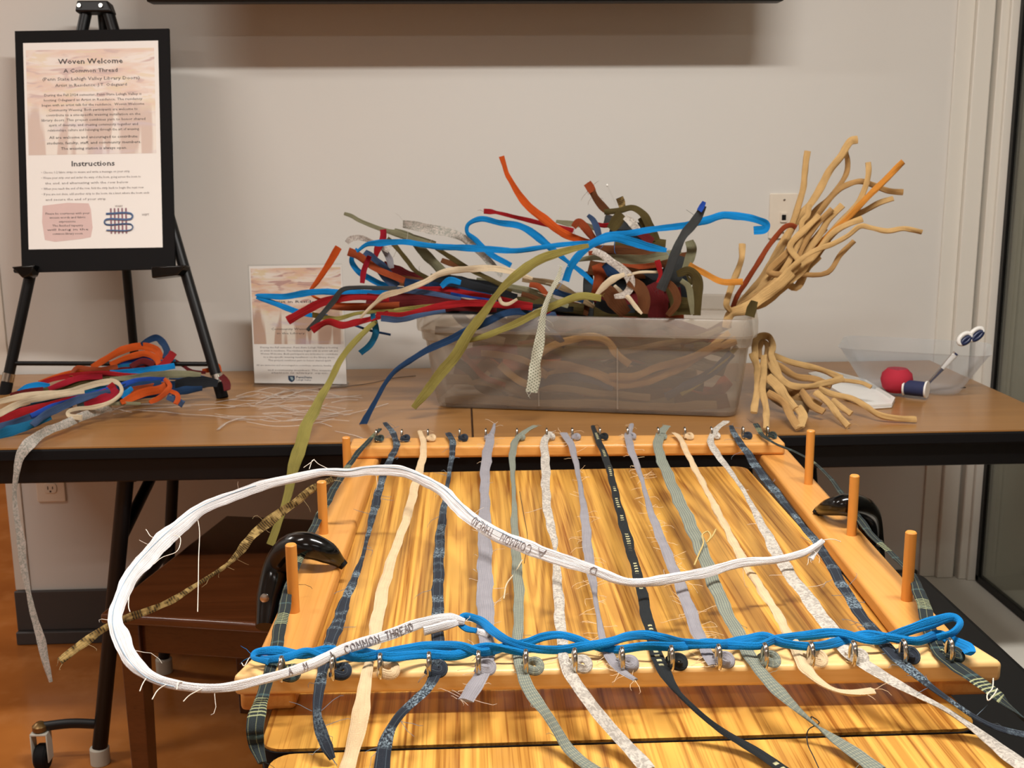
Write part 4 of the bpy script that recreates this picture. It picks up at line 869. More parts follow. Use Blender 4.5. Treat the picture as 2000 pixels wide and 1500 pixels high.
MB().add([V((*(V((p.x, p.y, 0)).lerp(qc, .0)).xy, .746)) for p in q]+[V((*(V((p.x, p.y, 0)).lerp(qc, .0)).xy, .751)) for p in q]+[V((*(V((p.x, p.y, 0)).lerp(qc, .1)).xy, .751)) for p in q]+[V((*(V((p.x, p.y, 0)).lerp(qc, .12)).xy, .746)) for p in q],
         [(a*7+i, a*7+(i+1) % 7, (a+1)*7+(i+1) % 7, (a+1)*7+i) for a in range(3) for i in range(7)]).build('raised_edge', WHITEPL, wt)

# ================================================================== clear tub with sewing things
t = NT('clear_tub'); a_t = t.n('ShaderNodeBsdfTransparent'); a_t.inputs[0].default_value = (.93, .94, .95, 1); a_g = t.n('ShaderNodeBsdfPrincipled'); a_g.inputs['Base Color'].default_value = (.75, .76, .78, 1); a_g.inputs['Roughness'].default_value = .35; a_g.inputs['Specular IOR Level'].default_value = .2
a_f = t.n('ShaderNodeLayerWeight'); a_f.inputs['Blend'].default_value = .4; a_m = t.n('ShaderNodeMixShader')
t.t.links.new(t.math('ADD', t.math('MULTIPLY', a_f.outputs['Facing'], .22), .045), a_m.inputs[0]); t.t.links.new(a_t.outputs[0], a_m.inputs[1]); t.t.links.new(a_g.outputs[0], a_m.inputs[2]); t.t.links.new(a_m.outputs[0], t.out.inputs[0]); TUBM = t.m
ct_c = V((1.055, 2.585, .741)); ca = math.radians(-24)
MT = Matrix.Translation(ct_c) @ Matrix.Rotation(ca, 4, 'Z')
ctb = thing('clear_tub', 'clear plastic tub holding sewing things at the right end of the table', 'tub', tuple(ct_c))
lo, li = [], []
for z, h, d, r in ((0, .090, .055, .03), (.004, .105, .067, .036), (.03, .120, .078, .036), (.096, .160, .098, .036), (.102, .166, .102, .036)): lo.append([MT @ V((x, y, z)) for x, y in rrect(-h, -d, h, d, r)])
for z, h, d, r in ((.102, .1645, .1005, .035), (.096, .1585, .0965, .035), (.03, .1185, .0765, .035), (.006, .103, .065, .034), (.0025, .089, .054, .029)): li.append([MT @ V((x, y, z)) for x, y in rrect(-h, -d, h, d, r)])
s_ = shell(lo+li); k_ = len(lo[0]); s_.f += [tuple(range(k_-1, -1, -1)), tuple(len(s_.v)-k_+k for k in range(k_))]; s_.build('tub', TUBM, ctb, ang=60)
pcn = UZ(1757, 760, .758); pcn = V((pcn.x, pcn.y+.02, .776))
o = MB().lathe([(.004, -.026), (.021, -.028), (.031, -.018), (.036, 0), (.033, .015), (.022, .026), (.007, .023), (.001, .019)], 28, Matrix.Translation(pcn)).build('pincushion', plain('red_felt', (176, 46, 62), .85, .2)); tag(o, 'round red pincushion inside the clear tub', 'pincushion')
def spool(label, c, axis, L, R):
    a = axis.normalized(); q = a.to_track_quat('Z', 'Y').to_matrix().to_4x4(); Mq = Matrix.Translation(c) @ q
    e = thing('thread_spool', label, 'spool', tuple(c))
    m = MB()
    for s in (-1, 1): m.lathe([(.003, s*L), (R*1.12, s*L), (R*1.12, s*(L-.004)), (.003, s*(L-.004))], 22, Mq)
    m.build('spool_core', WHITEPL, e); MB().lathe([(R*.98, -L+.004), (R, -L*.5), (R, L*.5), (R*.98, L-.004)], 22, Mq).build('thread', plain('indigo_thread', (44, 50, 84), .7, .3, scale=300, bump=.4), e)
spc = UZ(1788, 768, .752); spool('spool of dark blue thread lying in the clear tub', V((spc.x, spc.y, .7632)), V((.78, -.62, 0)), .026, .0172)
# scissors leaning out of the tub, handles up
A = UZ(1812, 752, .760); Bq = UY(1868, 690, A.y-.02); D = UY(1898, 658, A.y-.03)
sci = thing('scissors', 'scissors with white and navy handles leaning out of the clear tub', 'scissors', tuple(A))
NAVYP = plain('navy_plastic', (34, 44, 78), .35, .5)
ax = (Bq-A).normalized(); vz = (A-CAM).normalized(); sx_ = ax.cross(vz).normalized()
MB().tube([A, A.lerp(Bq, .5), Bq], [.0012, .0042, .0052], 10, .4, side=sx_).build('blade', NAVYP, sci)
MB().tube([A+sx_*.003, A.lerp(Bq, .5)+sx_*.004, Bq+sx_*.003], [.0012, .0036, .0046], 10, .4, side=sx_).build('blade', STEEL, sci)
MB().tube([A.lerp(Bq, .52)-vz*.004, A.lerp(Bq, .95)-vz*.004], [.004, .0065], 10, .6, side=sx_).build('shank', WHITEPL, sci)
ux, uy = RT, UP
def loop3(c, rx, ry, ang, rad, mat, nm):
    P = [];
    for k in range(21):
        w = 2*math.pi*k/20; a, b = rx*math.cos(w), ry*math.sin(w); P.append(c+ux*(a*math.cos(ang)-b*math.sin(ang))+uy*(a*math.sin(ang)+b*math.cos(ang)))
    return MB().tube(P, rad, 10, 1.0, side=vz).build(nm, mat, sci)
loop3(D+RT*-.016+UP*-.004, .016, .0095, math.radians(38), .0052, WHITEPL, 'handle_loop'); loop3(D+RT*.010+UP*.006, .018, .0095, math.radians(40), .0050, WHITEPL, 'handle_loop')
loop3(D+RT*-.013+UP*-.008-vz*.002, .0115, .0042, math.radians(38), .0046, NAVYP, 'grip_insert'); loop3(D+RT*.013+UP*.002-vz*.002, .0135, .0045, math.radians(40), .0048, NAVYP, 'grip_insert')
q = UZ(1881, 757, .744); o = MB().box(-.007, -.0015, -.0012, .007, .0015, .0012, Matrix.Translation(q) @ Matrix.Rotation(.2, 4, 'Z')).build('hair_grip', BLKM, None, .0006); tag(o, 'tiny black clip lying in the clear tub', 'clip')

# ================================================================== heap of strips under the easel
def YL(x, y): return 2.292+(848-y)*.0021 + max(0, (x-250))*.00035
def L(label, key, pts, w, dy=0., **kw):
    def hold(x, y):      # never below the table top
        Y = YL(x, y)+dy
        p = UY(x, y, Y)
        if p.z < .7425: Y = UZ(x, y, .7425).y
        return Y
    return fabric_strip(label, key, [(x, y, hold(x, y)) for x, y in pts], w, Y=lambda x, y: 0, group=kw.pop('group', 'fabric strips heaped under the easel'), **kw)
L('orange strip arching over the top of the heap under the easel', 'orange', [(180, 718), (213, 697), (240, 684), (280, 676), (305, 683), (313, 700), (320, 716)], [11, 13, 15, 15, 15, 14, 12], .02, twist=.15)
L('orange strip curving inside the top orange arch', 'orange', [(215, 712), (253, 697), (283, 690), (304, 700), (310, 714)], [9, 12, 12, 12, 9], .0, twist=.15)
L('navy strip folded around the rear easel leg', 'navy', [(276, 672), (292, 664), (306, 660), (318, 669), (326, 684), (322, 700)], [8, 12, 14, 14, 14, 11], .01)
L('red strip end at the right of the top orange arch', 'red', [(338, 688), (328, 704), (314, 716), (290, 722)], [16, 15, 13, 9], .0)
L('dark red knotted strip left of the orange arch', 'rust', [(139, 735), (144, 724), (151, 718), (171, 720), (196, 722), (230, 716)], [8, 8, 9, 10, 11, 9], .0, twist=.3)
L('bright blue strip lying level under the orange arch', 'blue', [(215, 728), (245, 727), (275, 724), (307, 721), (341, 714)], [9, 13, 14, 14, 12], .0)
L('teal strip behind the bright blue one under the orange arch', 'teal', [(200, 722), (240, 718), (280, 712), (343, 708)], [10, 15, 16, 14], .03)
L('violet blue strip in the hollow of the orange arch', 'royal', [(235, 712), (258, 702), (285, 698), (300, 708)], [10, 12, 12, 10], .02)
L('maroon strip in the hollow of the orange arch', 'maroon', [(255, 716), (280, 706), (302, 712)], [10, 13, 12], .01)
L('thin red strip curving over the left of the heap', 'red', [(80, 748), (105, 741), (133, 735), (187, 729), (240, 732), (270, 733)], [8, 10, 11, 10, 9, 7], .0)
L('thin orange strip along the upper left of the heap', 'orange', [(76, 747), (107, 736), (139, 728), (175, 722)], [7, 9, 10, 8], .03)
L('grey strip running level to the right end of the heap', 'sage', [(215, 741), (267, 736), (320, 731), (360, 730), (392, 734)], [8, 12, 15, 15, 12], -.01)
L('long cream strip looped round in the heap', 'cream', [(-15, 788), (40, 774), (80, 770), (120, 767), (160, 758), (200, 747), (221, 744), (234, 752), (236, 768), (215, 786), (185, 795), (150, 798), (134, 804), (136, 812), (160, 816)], [11, 12, 12, 12, 12, 13, 10, 7, 7, 8, 9, 8, 6, 9, 12], -.05, twist=.15)
L('second cream strip below the looped one at the left', 'cream', [(-15, 814), (40, 788), (80, 777), (133, 769), (165, 765)], [13, 13, 12, 11, 8], -.045)
L('red strip running below the two cream strips', 'red', [(-15, 832), (40, 806), (93, 791), (147, 779), (200, 768), (224, 752)], [18, 17, 13, 12, 15, 14], -.045)
L('crimson strip inside the cream loop', 'crimson', [(165, 792), (203, 780), (229, 760)], [14, 20, 16], -.04)
L('blue strip running into the cream loop', 'slate', [(62, 830), (93, 808), (133, 788), (173, 775), (215, 763)], [12, 16, 15, 14, 9], -.055)
L('royal blue strip beside the red one inside the cream loop', 'royal', [(60, 812), (110, 792), (160, 776), (212, 760)], [10, 12, 11, 9], -.048)
L('wide teal blue strip at the lower left of the heap', 'teal', [(-15, 856), (20, 842), (60, 828), (100, 815)], [20, 22, 18, 10], -.03)
L('blue strip at the bottom left of the heap', 'slate', [(-15, 838), (25, 826), (60, 815), (85, 806)], [14, 16, 14, 9], -.04)
L('bright blue strip end at the far left of the heap', 'blue', [(36, 767), (55, 757), (75, 752), (97, 753)], [10, 14, 14, 9], .0)
L('crimson strip running right from the far left blue end', 'crimson', [(95, 760), (125, 748), (160, 738), (200, 735)], [10, 13, 12, 9], -.02)
L('dark green strip under the crimson one', 'dkolive', [(60, 766), (110, 758), (170, 745), (230, 738)], [9, 11, 10, 8], .0)
L('maroon strip at the left between blue and cream', 'maroon', [(20, 772), (50, 766), (85, 760)], [9, 12, 9], -.01)
L('orange strip swelling at the front of the heap', 'orange', [(236, 786), (258, 776), (285, 766), (312, 760), (326, 748)], [10, 16, 18, 16, 9], -.03, twist=.2)
L('rust strip behind the swelling orange one', 'rust', [(250, 764), (285, 757), (322, 752)], [12, 16, 12], .0)
L('orange strip falling in a narrow fold at the front right of the heap', 'orange', [(292, 786), (312, 777), (326, 764), (331, 752), (321, 740)], [8, 12, 11, 9, 7], -.045, twist=.3)
L('small orange strip curling down at the front right of the heap', 'orange', [(333, 764), (345, 770), (347, 780), (343, 789)], [8, 9, 10, 10], -.04)
L('royal blue strip across the middle of the heap', 'royal', [(236, 752), (262, 746), (290, 742), (322, 740)], [10, 13, 12, 9], -.02)
L('dark navy strip across the middle of the heap', 'navy', [(230, 760), (270, 752), (315, 748)], [12, 16, 12], -.01)
L('blue strip end at the front right corner of the heap', 'slate', [(326, 776), (342, 780), (358, 790)], [10, 14, 14], -.02)
L('bright blue strip peeping beside the cream loop', 'blue', [(236, 776), (246, 768), (258, 758)], [12, 13, 9], -.03)
L('black strip lying at the right end of the heap', 'black', [(342, 752), (370, 748), (400, 746), (425, 750)], [18, 24, 24, 14], .0)
L('dark navy strip under the black one at the right end', 'navy', [(335, 768), (365, 762), (395, 758)], [14, 16, 10], .01)
L('dark red strip end right of the easel foot', 'maroon', [(432, 734), (440, 746), (444, 762)], [13, 16, 14], .0)
L('orange strip tip right of the easel leg', 'orange', [(395, 724), (412, 722), (424, 714), (428, 726)], [9, 10, 9, 12], .03)
L('thin dark red strip slanting right behind the easel leg', 'maroon', [(340, 703), (358, 714), (375, 725), (402, 728)], [6, 7, 7, 6], .03)
L('slate strip lying beyond the black one', 'slate', [(330, 736), (370, 736), (410, 742)], [10, 14, 10], .03)
L('grey-brown strip at the front edge of the heap', 'sage', [(208, 790), (240, 788), (275, 788)], [6, 8, 6], -.02)
for i, (k, pts, w) in enumerate((('teal', [(60, 790), (140, 772), (220, 750)], 26), ('navy', [(120, 770), (200, 752), (300, 738)], 30), ('maroon', [(180, 740), (250, 728), (320, 724)], 26), ('navy', [(240, 778), (290, 764), (350, 756)], 26), ('black', [(10, 815), (70, 798), (140, 785)], 24), ('charcoal', [(150, 790), (220, 775), (280, 760)], 26))):
    L('dark strip buried beneath the heap under the easel', k, pts, w, .05, group='buried strips under the easel')
# the pale strip that falls over the table edge
pp = [(218, 796, 2.40), (190, 804, 2.37), (150, 818, 2.32), (112, 834, 2.26), (80, 848, 2.21), (55, 868, 2.165), (40, 892, 2.155), (32, 925, 2.15), (28, 960, 2.15), (33, 1010, 2.15), (41, 1060, 2.15), (47, 1110, 2.15), (56, 1160, 2.15), (70, 1215, 2.15), (84, 1268, 2.15), (99, 1332, 2.15)]
fabric_strip('pale patterned strip hanging over the table edge down towards the floor', 'palepat', pp, [10, 14, 18, 16, 18, 24, 18, 11, 8, 10, 16, 14, 9, 13, 17, 7], Y=lambda x, y: 0, twist=.15)

# ================================================================== thin clear plastic strips on the table
t = NT('clear_plastic_strip'); a_t = t.n('ShaderNodeBsdfTransparent'); a_t.inputs[0].default_value = (.93, .9, .86, 1); p = t.b; p.inputs['Base Color'].default_value = (.85, .82, .78, 1); p.inputs['Roughness'].default_value = .08; p.inputs['Specular IOR Level'].default_value = 1.; p.inputs['Coat Weight'].default_value = 1.
mx = t.n('ShaderNodeMixShader'); mx.inputs[0].default_value = .3; t.t.links.new(a_t.outputs[0], mx.inputs[1]); t.t.links.new(p.outputs[0], mx.inputs[2]); t.t.links.new(mx.outputs[0], t.out.inputs[0]); CLR = t.m
PS = [([(75, 747), (120, 761), (173, 783), (227, 799), (256, 805)], 4.5, 'long pale plastic strip slanting over the front of the heap', .012), ([(214, 806), (240, 794), (280, 789), (333, 791), (387, 791)], 4, 'curved plastic strip at the front of the heap, farthest back', .006),
      ([(222, 809), (267, 800), (320, 796), (373, 793)], 4, 'plastic strip second from the back at the front of the heap', .004), ([(262, 801), (320, 804), (360, 809), (413, 812), (499, 820)], 4, 'plastic strip running right from the heap front to below the small sign', .002),
      ([(425, 839), (435, 831), (448, 824), (480, 814)], 6, 'short bright curved plastic strip lying alone near the table edge', .001)]
for pts, w, lb, dz in PS:
    fabric_strip(lb, CLR, pts, w, z=TZ+.0025+dz, name='plastic_strip', cat='plastic strip', group='clear plastic strips on the table', mode='flat', thick=.0012, curl=.2, wav=0)
PT = [([(380, 791), (422, 790), (474, 793), (548, 787)], 4), ([(388, 801), (420, 797), (460, 795)], 4), ([(420, 786), (485, 774), (506, 769)], 4), ([(500, 789), (525, 778), (556, 763)], 5), ([(510, 778), (545, 768), (575, 760)], 4),
      ([(550, 779), (590, 764), (628, 756), (662, 752), (668, 748), (650, 747)], 4), ([(573, 810), (600, 813), (630, 812), (660, 807)], 4), ([(560, 820), (600, 818), (661, 812)], 4), ([(617, 825), (630, 827), (648, 833)], 4), ([(648, 786), (674, 781), (700, 781)], 4),
      ([(672, 811), (716, 800), (758, 788)], 3), ([(655, 842), (695, 851), (713, 858)], 3)]
for pts, w in PT:
    fabric_strip('clear plastic strip tangled on the table in front of the small sign', CLR, pts, w, z=TZ+.003, name='plastic_strip', cat='plastic strip', group='clear plastic strips in front of the small sign', mode='flat', thick=.0012, curl=.2, wav=0)
r = random.Random(5)
for i in range(30):
    x, y = r.uniform(400, 580), r.uniform(762, 824); ln = r.uniform(70, 190); b = r.uniform(-9, 9)
    pts = [(x, y), (x+ln*.35, y+b), (x+ln*.7, y+b*.6), (x+ln, y-b*.8)]
    fabric_strip('clear plastic strip tangled on the table in front of the small sign', CLR, pts, r.choice((2, 2.5, 3, 4)), z=TZ+.002+.008*r.random(), name='plastic_strip', cat='plastic strip', group='clear plastic strips in front of the small sign', mode='flat', thick=.0012, curl=.2, wav=0)
o = MB().tube(catmull([UZ(x, y, TZ+.0015) for x, y in ((622, 760), (674, 755), (726, 748), (770, 738), (812, 734))], 6), .0008, 6).build('wire', plain('dark_wire', (70, 56, 44), .5, .5)); tag(o, 'thin dark wire lying on the table between the small sign and the bin', 'wire')

# ================================================================== warp strips of the loom
def zw(Y):
    if Y > 1.93: return .793
    if Y > 1.80: return .788+(Y-1.80)/.13*.005
    if Y > 1.16: return .782+abs(Y-1.48)/.32*.006
    if Y > 1.07: return .7905
    if Y > .98: return .748+(Y-.98)/.09*.0425
    return .7465
def WP(label, key, pts, w, fray=6, zf=zw, loops=True, **kw):
    o, fr = fabric_strip(label, key, pts, w, zf=zf, name='warp_strip', cat='warp strip', group='warp strips on the loom', soft=1, mode=kw.pop('mode', 'flat'), curl=kw.pop('curl', .08), fray=fray, **kw)
    return o
def hook_loop(o, q, key, sgn, s=1., seed=0):
    """the doubled end of the warp strip slung round its cup hook"""
    P = []
    for k in range(11):
        a = math.radians(-150+300*k/10)
        P.append(q+V((.0055*s+.0085*s*math.cos(a), sgn*-.004*s+.0095*s*math.sin(a), .0065+.0015*math.sin(a*2))))
    strip_mesh('hook_loop', P, [.0095*s]*11, fab(key), mode='cam', thick=.006*s, curl=.2, per=3, seed=400+seed, parent=o)
WARPS = [
 ('dark plaid warp strip running outside the left pegs', 'plaid', [(742, 838), (728, 852), (712, 870), (684, 901), (664, 934), (641, 978), (621, 1007), (606, 1050), (584, 1092), (567, 1130), (560, 1167), (549, 1215), (539, 1265), (532, 1300), (524, 1325), (512, 1356), (502, 1389), (497, 1425), (502, 1461), (512, 1490)], [8, 10, 13, 13, 15, 17, 17, 17, 16, 18, 22, 25, 26, 24, 22, 26, 33, 34, 30, 18]),
 ('dark frayed warp strip, first inside the left rail', 'fuzzy', [(752, 826), (768, 845), (780, 866), (770, 884), (755, 908), (746, 934), (738, 968), (729, 1004), (719, 1040), (711, 1080), (699, 1121), (677, 1156), (667, 1201), (651, 1241), (641, 1268), (630, 1298), (629, 1337), (619, 1370), (615, 1397), (626, 1433), (640, 1461), (650, 1482)], [10, 12, 13, 15, 14, 14, 17, 16, 9, 7, 15, 18, 26, 27, 27, 24, 21, 19, 20, 26, 28, 14]),
 ('plain cream warp strip near the left', 'creamwarp', [(820, 842), (827, 858), (830, 879), (822, 913), (808, 954), (803, 985), (790, 1030), (768, 1078), (749, 1140), (736, 1207), (731, 1262), (722, 1292), (716, 1320), (708, 1348), (706, 1384), (703, 1425), (689, 1466), (676, 1504)], [9, 12, 13, 16, 17, 18, 18, 18, 24, 26, 26, 18, 22, 28, 34, 34, 32, 32]),
 ('navy warp strip with worn bands, fourth from the left', 'fuzzy', [(876, 846), (887, 860), (884, 880), (881, 900), (876, 934), (870, 973), (863, 1016), (857, 1064), (856, 1127), (855, 1180), (853, 1250), (857, 1288), (853, 1322), (835, 1348), (807, 1370), (780, 1395), (761, 1425), (750, 1458), (744, 1504)], [12, 13, 12, 10, 8, 11, 16, 20, 22, 23, 24, 26, 26, 22, 24, 24, 24, 28, 32]),
 ('wide lilac-grey warp strip with a cut-off tube end', 'lilac', [(966, 828), (962, 845), (955, 862), (950, 896), (945, 934), (948, 968), (947, 1016), (947, 1064), (947, 1112), (947, 1162), (948, 1200), (949, 1240), (951, 1268), (953, 1293), (945, 1320), (924, 1342), (908, 1368)], [5, 10, 18, 20, 19, 18, 24, 27, 29, 32, 34, 32, 28, 28, 30, 34, 36]),
 ('grey-green checked warp strip, sixth from the left', 'greenplaid', [(1046, 832), (1020, 845), (1002, 858), (1000, 891), (1001, 932), (1005, 973), (1005, 1016), (1004, 1052), (1010, 1100), (1012, 1145), (1016, 1175), (1011, 1220), (1010, 1265), (1015, 1304), (1026, 1337), (1048, 1370), (1070, 1397), (1090, 1430), (1103, 1461), (1131, 1483), (1165, 1504)], [12, 14, 14, 14, 9, 8, 14, 15, 20, 21, 20, 20, 22, 24, 26, 27, 25, 25, 26, 30, 32]),
 ('white brocade warp strip, seventh from the left', 'brocade', [(1075, 844), (1058, 855), (1065, 879), (1067, 908), (1064, 956), (1069, 1004), (1077, 1034), (1085, 1056), (1083, 1072), (1087, 1112), (1090, 1150), (1092, 1187), (1095, 1225), (1099, 1265), (1103, 1296), (1113, 1323), (1147, 1367), (1186, 1414), (1222, 1455), (1264, 1504)], [11, 15, 16, 18, 17, 17, 17, 14, 6, 16, 20, 21, 22, 21, 22, 27, 31, 32, 33, 34]),
 ('fraying lilac warp strip in the middle of the loom', 'lilac', [(1100, 846), (1115, 859), (1123, 894), (1131, 935), (1137, 970), (1143, 1010), (1146, 1050), (1149, 1090), (1156, 1130), (1163, 1162), (1167, 1200), (1175, 1240), (1183, 1270), (1196, 1298), (1216, 1312), (1242, 1328)], [16, 15, 12, 9, 11, 17, 19, 20, 18, 10, 9, 14, 20, 24, 22, 12]),
 ('black warp strip with a short row of pale dashes', 'dash', [(1158, 832), (1164, 850), (1175, 876), (1188, 903), (1196, 940), (1204, 976), (1216, 1018), (1228, 1060), (1237, 1100), (1250, 1132), (1256, 1175), (1266, 1215), (1276, 1250), (1286, 1288), (1296, 1322), (1329, 1359), (1351, 1378), (1378, 1403), (1411, 1430), (1445, 1450), (1490, 1474), (1532, 1504)], [8, 12, 14, 14, 14, 15, 18, 20, 18, 20, 22, 23, 24, 27, 26, 13, 13, 18, 23, 24, 27, 30]),
 ('lilac-grey warp strip with a fringed left edge', 'lilac', [(1234, 828), (1222, 850), (1231, 878), (1247, 911), (1257, 948), (1265, 984), (1278, 1020), (1297, 1068), (1316, 1112), (1335, 1157), (1348, 1196), (1360, 1228), (1370, 1250), (1376, 1275), (1394, 1300)], [8, 15, 15, 12, 8, 12, 17, 20, 22, 24, 26, 27, 26, 25, 20]),
 ('sage checked warp strip, wide and flat, left of the twisted cream one', 'greenplaid', [(1302, 832), (1283, 850), (1283, 878), (1296, 908), (1310, 940), (1328, 984), (1347, 1021), (1364, 1056), (1382, 1105), (1400, 1155), (1418, 1195), (1438, 1232), (1456, 1264), (1472, 1291), (1490, 1321), (1520, 1351), (1550, 1378), (1577, 1402), (1594, 1418), (1634, 1447), (1670, 1474), (1714, 1504)], [16, 19, 19, 22, 23, 25, 27, 28, 28, 28, 28, 28, 27, 27, 30, 33, 27, 14, 8, 28, 38, 42]),
 ('twisted cream warp strip with a knotted end', 'creamwarp', [(1316, 846), (1326, 846), (1334, 870), (1350, 903), (1369, 935), (1382, 962), (1404, 1005), (1426, 1043), (1444, 1086), (1466, 1120), (1482, 1142), (1496, 1165), (1514, 1193), (1535, 1228), (1546, 1252), (1559, 1278), (1570, 1306), (1594, 1327), (1622, 1347), (1637, 1351), (1672, 1357), (1706, 1350)], [9, 12, 12, 13, 13, 12, 16, 16, 19, 18, 20, 18, 20, 22, 24, 24, 25, 22, 17, 21, 26, 26]),
 ('white brocade warp strip on the right, widening to the front', 'brocade', [(1418, 823), (1399, 838), (1382, 854), (1390, 876), (1417, 908), (1442, 940), (1463, 976), (1480, 1011), (1501, 1048), (1517, 1084), (1540, 1118), (1567, 1155), (1592, 1188), (1621, 1226), (1649, 1268), (1685, 1297), (1730, 1327), (1790, 1357), (1844, 1381), (1880, 1408), (1925, 1441), (1970, 1474), (2010, 1502)], [14, 14, 12, 16, 14, 9, 10, 16, 22, 26, 28, 30, 32, 34, 34, 36, 33, 26, 20, 20, 30, 38, 42]),
 ('dark navy warp strip, first inside the right rail', 'fuzzy', [(1428, 832), (1433, 850), (1450, 868), (1466, 895), (1485, 924), (1507, 951), (1534, 984), (1558, 1016), (1582, 1043), (1607, 1075), (1633, 1120), (1653, 1160), (1674, 1193), (1700, 1224), (1724, 1255), (1754, 1288), (1790, 1318), (1820, 1348), (1865, 1372), (1904, 1402), (1931, 1417), (1970, 1429), (2010, 1437)], [9, 13, 16, 18, 19, 19, 15, 13, 17, 21, 23, 24, 25, 26, 29, 30, 26, 18, 16, 17, 17, 24, 28]),
 ('dark plaid warp strip running outside the right pegs', 'plaid', [(1476, 828), (1486, 853), (1512, 868), (1552, 880), (1592, 900), (1622, 934), (1645, 964), (1664, 992), (1688, 1030), (1712, 1056), (1740, 1080), (1770, 1110), (1788, 1130), (1800, 1168), (1814, 1222), (1824, 1262), (1840, 1283), (1868, 1298), (1910, 1329), (1955, 1366), (2010, 1412)], [12, 10, 7, 7, 7, 9, 12, 14, 18, 15, 13, 14, 20, 26, 28, 30, 32, 36, 38, 38, 40]),
]
fr_n = [5, 26, 4, 18, 40, 8, 6, 80, 5, 100, 8, 6, 8, 26, 3]
fcol = {1: (110, 126, 140), 3: (110, 126, 140), 4: (206, 190, 170), 7: (222, 196, 160), 9: (220, 196, 160), 13: (110, 126, 140)}
WO = []
for i, (lb, k, pts, w) in enumerate(WARPS):
    out = zw
    if i in (0, 14): out = lambda Y: max(zw(Y), .784 if 1.0 < Y else .76) if Y > 1.0 else .752
    o = WP(lb, k, pts, w, fray=fr_n[i], zf=out, twist=.12 if i in (11, 1) else .03, fcol=fcol.get(i), wav=.1 if i in (1, 11) else .05, thick=.005 if i == 11 else .0032)
    WO.append(o)
    hook_loop(o, BHP[i], k, -1, 1.0, i); hook_loop(o, THP[i], k, 1, .8, 40+i)

# ================================================================== blue weft
def zb(seed): return 0
def BW(label, pts, w, **kw):
    return fabric_strip(label, 'blue', [(x, y, z) for x, y, z in pts], [q*1.15 for q in w], z=0, name='weft_strip', cat='weft strip', group='blue weft strips', thick=.0036, curl=.1, twist=.3, **kw)
def wave(pts, ph):
    return [(x, y, .7985+.0045*math.sin(x/95*math.pi+ph)) for x, y in pts]
BW('bright blue weft strip whose short end joins the white lettered strip', wave([(930, 1232), (912, 1229), (897, 1216), (906, 1204), (935, 1212), (966, 1234), (998, 1254), (1040, 1267), (1090, 1269), (1140, 1262), (1190, 1254), (1230, 1243), (1262, 1240), (1300, 1246), (1340, 1257), (1400, 1259), (1450, 1250), (1490, 1244), (1530, 1257), (1580, 1262), (1640, 1253), (1690, 1240), (1740, 1245), (1790, 1252), (1835, 1242), (1862, 1254), (1890, 1266), (1896, 1276)], 0),
   [10, 12, 9, 12, 15, 16, 14, 14, 16, 17, 16, 15, 16, 17, 16, 14, 17, 18, 15, 15, 16, 16, 14, 16, 18, 22, 24, 18])
BW('bright blue weft strip ending in a raised loop by the right peg', wave([(525, 1292), (494, 1284), (500, 1274), (540, 1270), (590, 1279), (640, 1270), (700, 1284), (760, 1275), (830, 1262), (900, 1262), (940, 1275), (990, 1262), (1030, 1254), (1060, 1244), (1095, 1241), (1130, 1250), (1160, 1262), (1200, 1268), (1260, 1262), (1320, 1264), (1380, 1256), (1430, 1260), (1480, 1262), (1520, 1247), (1580, 1241), (1640, 1237), (1700, 1250)], 3.14) + [(1760, 1236, .803), (1820, 1217, .810), (1862, 1205, .814), (1876, 1215, .812), (1862, 1236, .806), (1830, 1245, .80)],
   [12, 8, 12, 17, 16, 16, 16, 16, 17, 16, 15, 15, 15, 14, 15, 14, 12, 14, 16, 15, 17, 16, 14, 15, 16, 16, 14, 18, 20, 14, 12, 13, 12])
BW('bright blue weft strip along the left half of the bottom bar', wave([(490, 1280), (520, 1288), (560, 1284), (600, 1273), (640, 1284), (700, 1272), (760, 1284), (830, 1277), (890, 1280), (950, 1264), (1000, 1270), (1030, 1276)], 1.2), [8, 14, 15, 14, 15, 16, 16, 17, 17, 16, 13, 9], fray=5)

# ================================================================== white lettered strip, looping out over the left rail
WSP = [(1583, 1092, .797), (1597, 1070, .802), (1607, 1056, .806), (1594, 1066, .808), (1570, 1080, .806), (1520, 1092, .803), (1450, 1100, .803), (1370, 1119, .805), (1290, 1134, .808), (1225, 1136, .812), (1160, 1115, .816), (1100, 1093, .818), (1040, 1074, .820), (980, 1048, .822), (930, 1021, .826), (890, 985, .832), (858, 955, .838), (820, 934, .842), (780, 921, .845), (720, 918, .846), (680, 924, .846), (630, 923, .846), (580, 932, .845), (500, 953, .842), (420, 982, .838), (380, 1004, .835), (320, 1056, .828), (272, 1106, .822), (241, 1155, .818), (226, 1205, .814), (235, 1245, .812), (260, 1290, .810), (300, 1325, .810), (360, 1340, .810), (440, 1343, .810), (520, 1326, .810), (600, 1300, .810), (680, 1266, .809), (760, 1239, .808), (830, 1216, .806), (880, 1208, .803), (908, 1214, .800)]
WSW = [12, 10, 8, 11, 14, 15, 18, 20, 20, 16, 21, 25, 28, 27, 25, 25, 22, 20, 22, 20, 17, 16, 18, 20, 22, 26, 36, 32, 28, 26, 34, 30, 20, 18, 18, 19, 20, 21, 22, 20, 22, 12]
wso, wfr = fabric_strip('long white strip lettered A COMMON THREAD looping out over the left rail', 'cloth_white', WSP, WSW, z=0, name='lettered_strip', cat='fabric strip', thick=.0036, curl=.1, twist=.0, fray=14, fcol=(236, 228, 214), per=8)
m = MB()
def PZ(*pts): return catmull([UZ(x, y, z) for x, y, z in pts], 6)
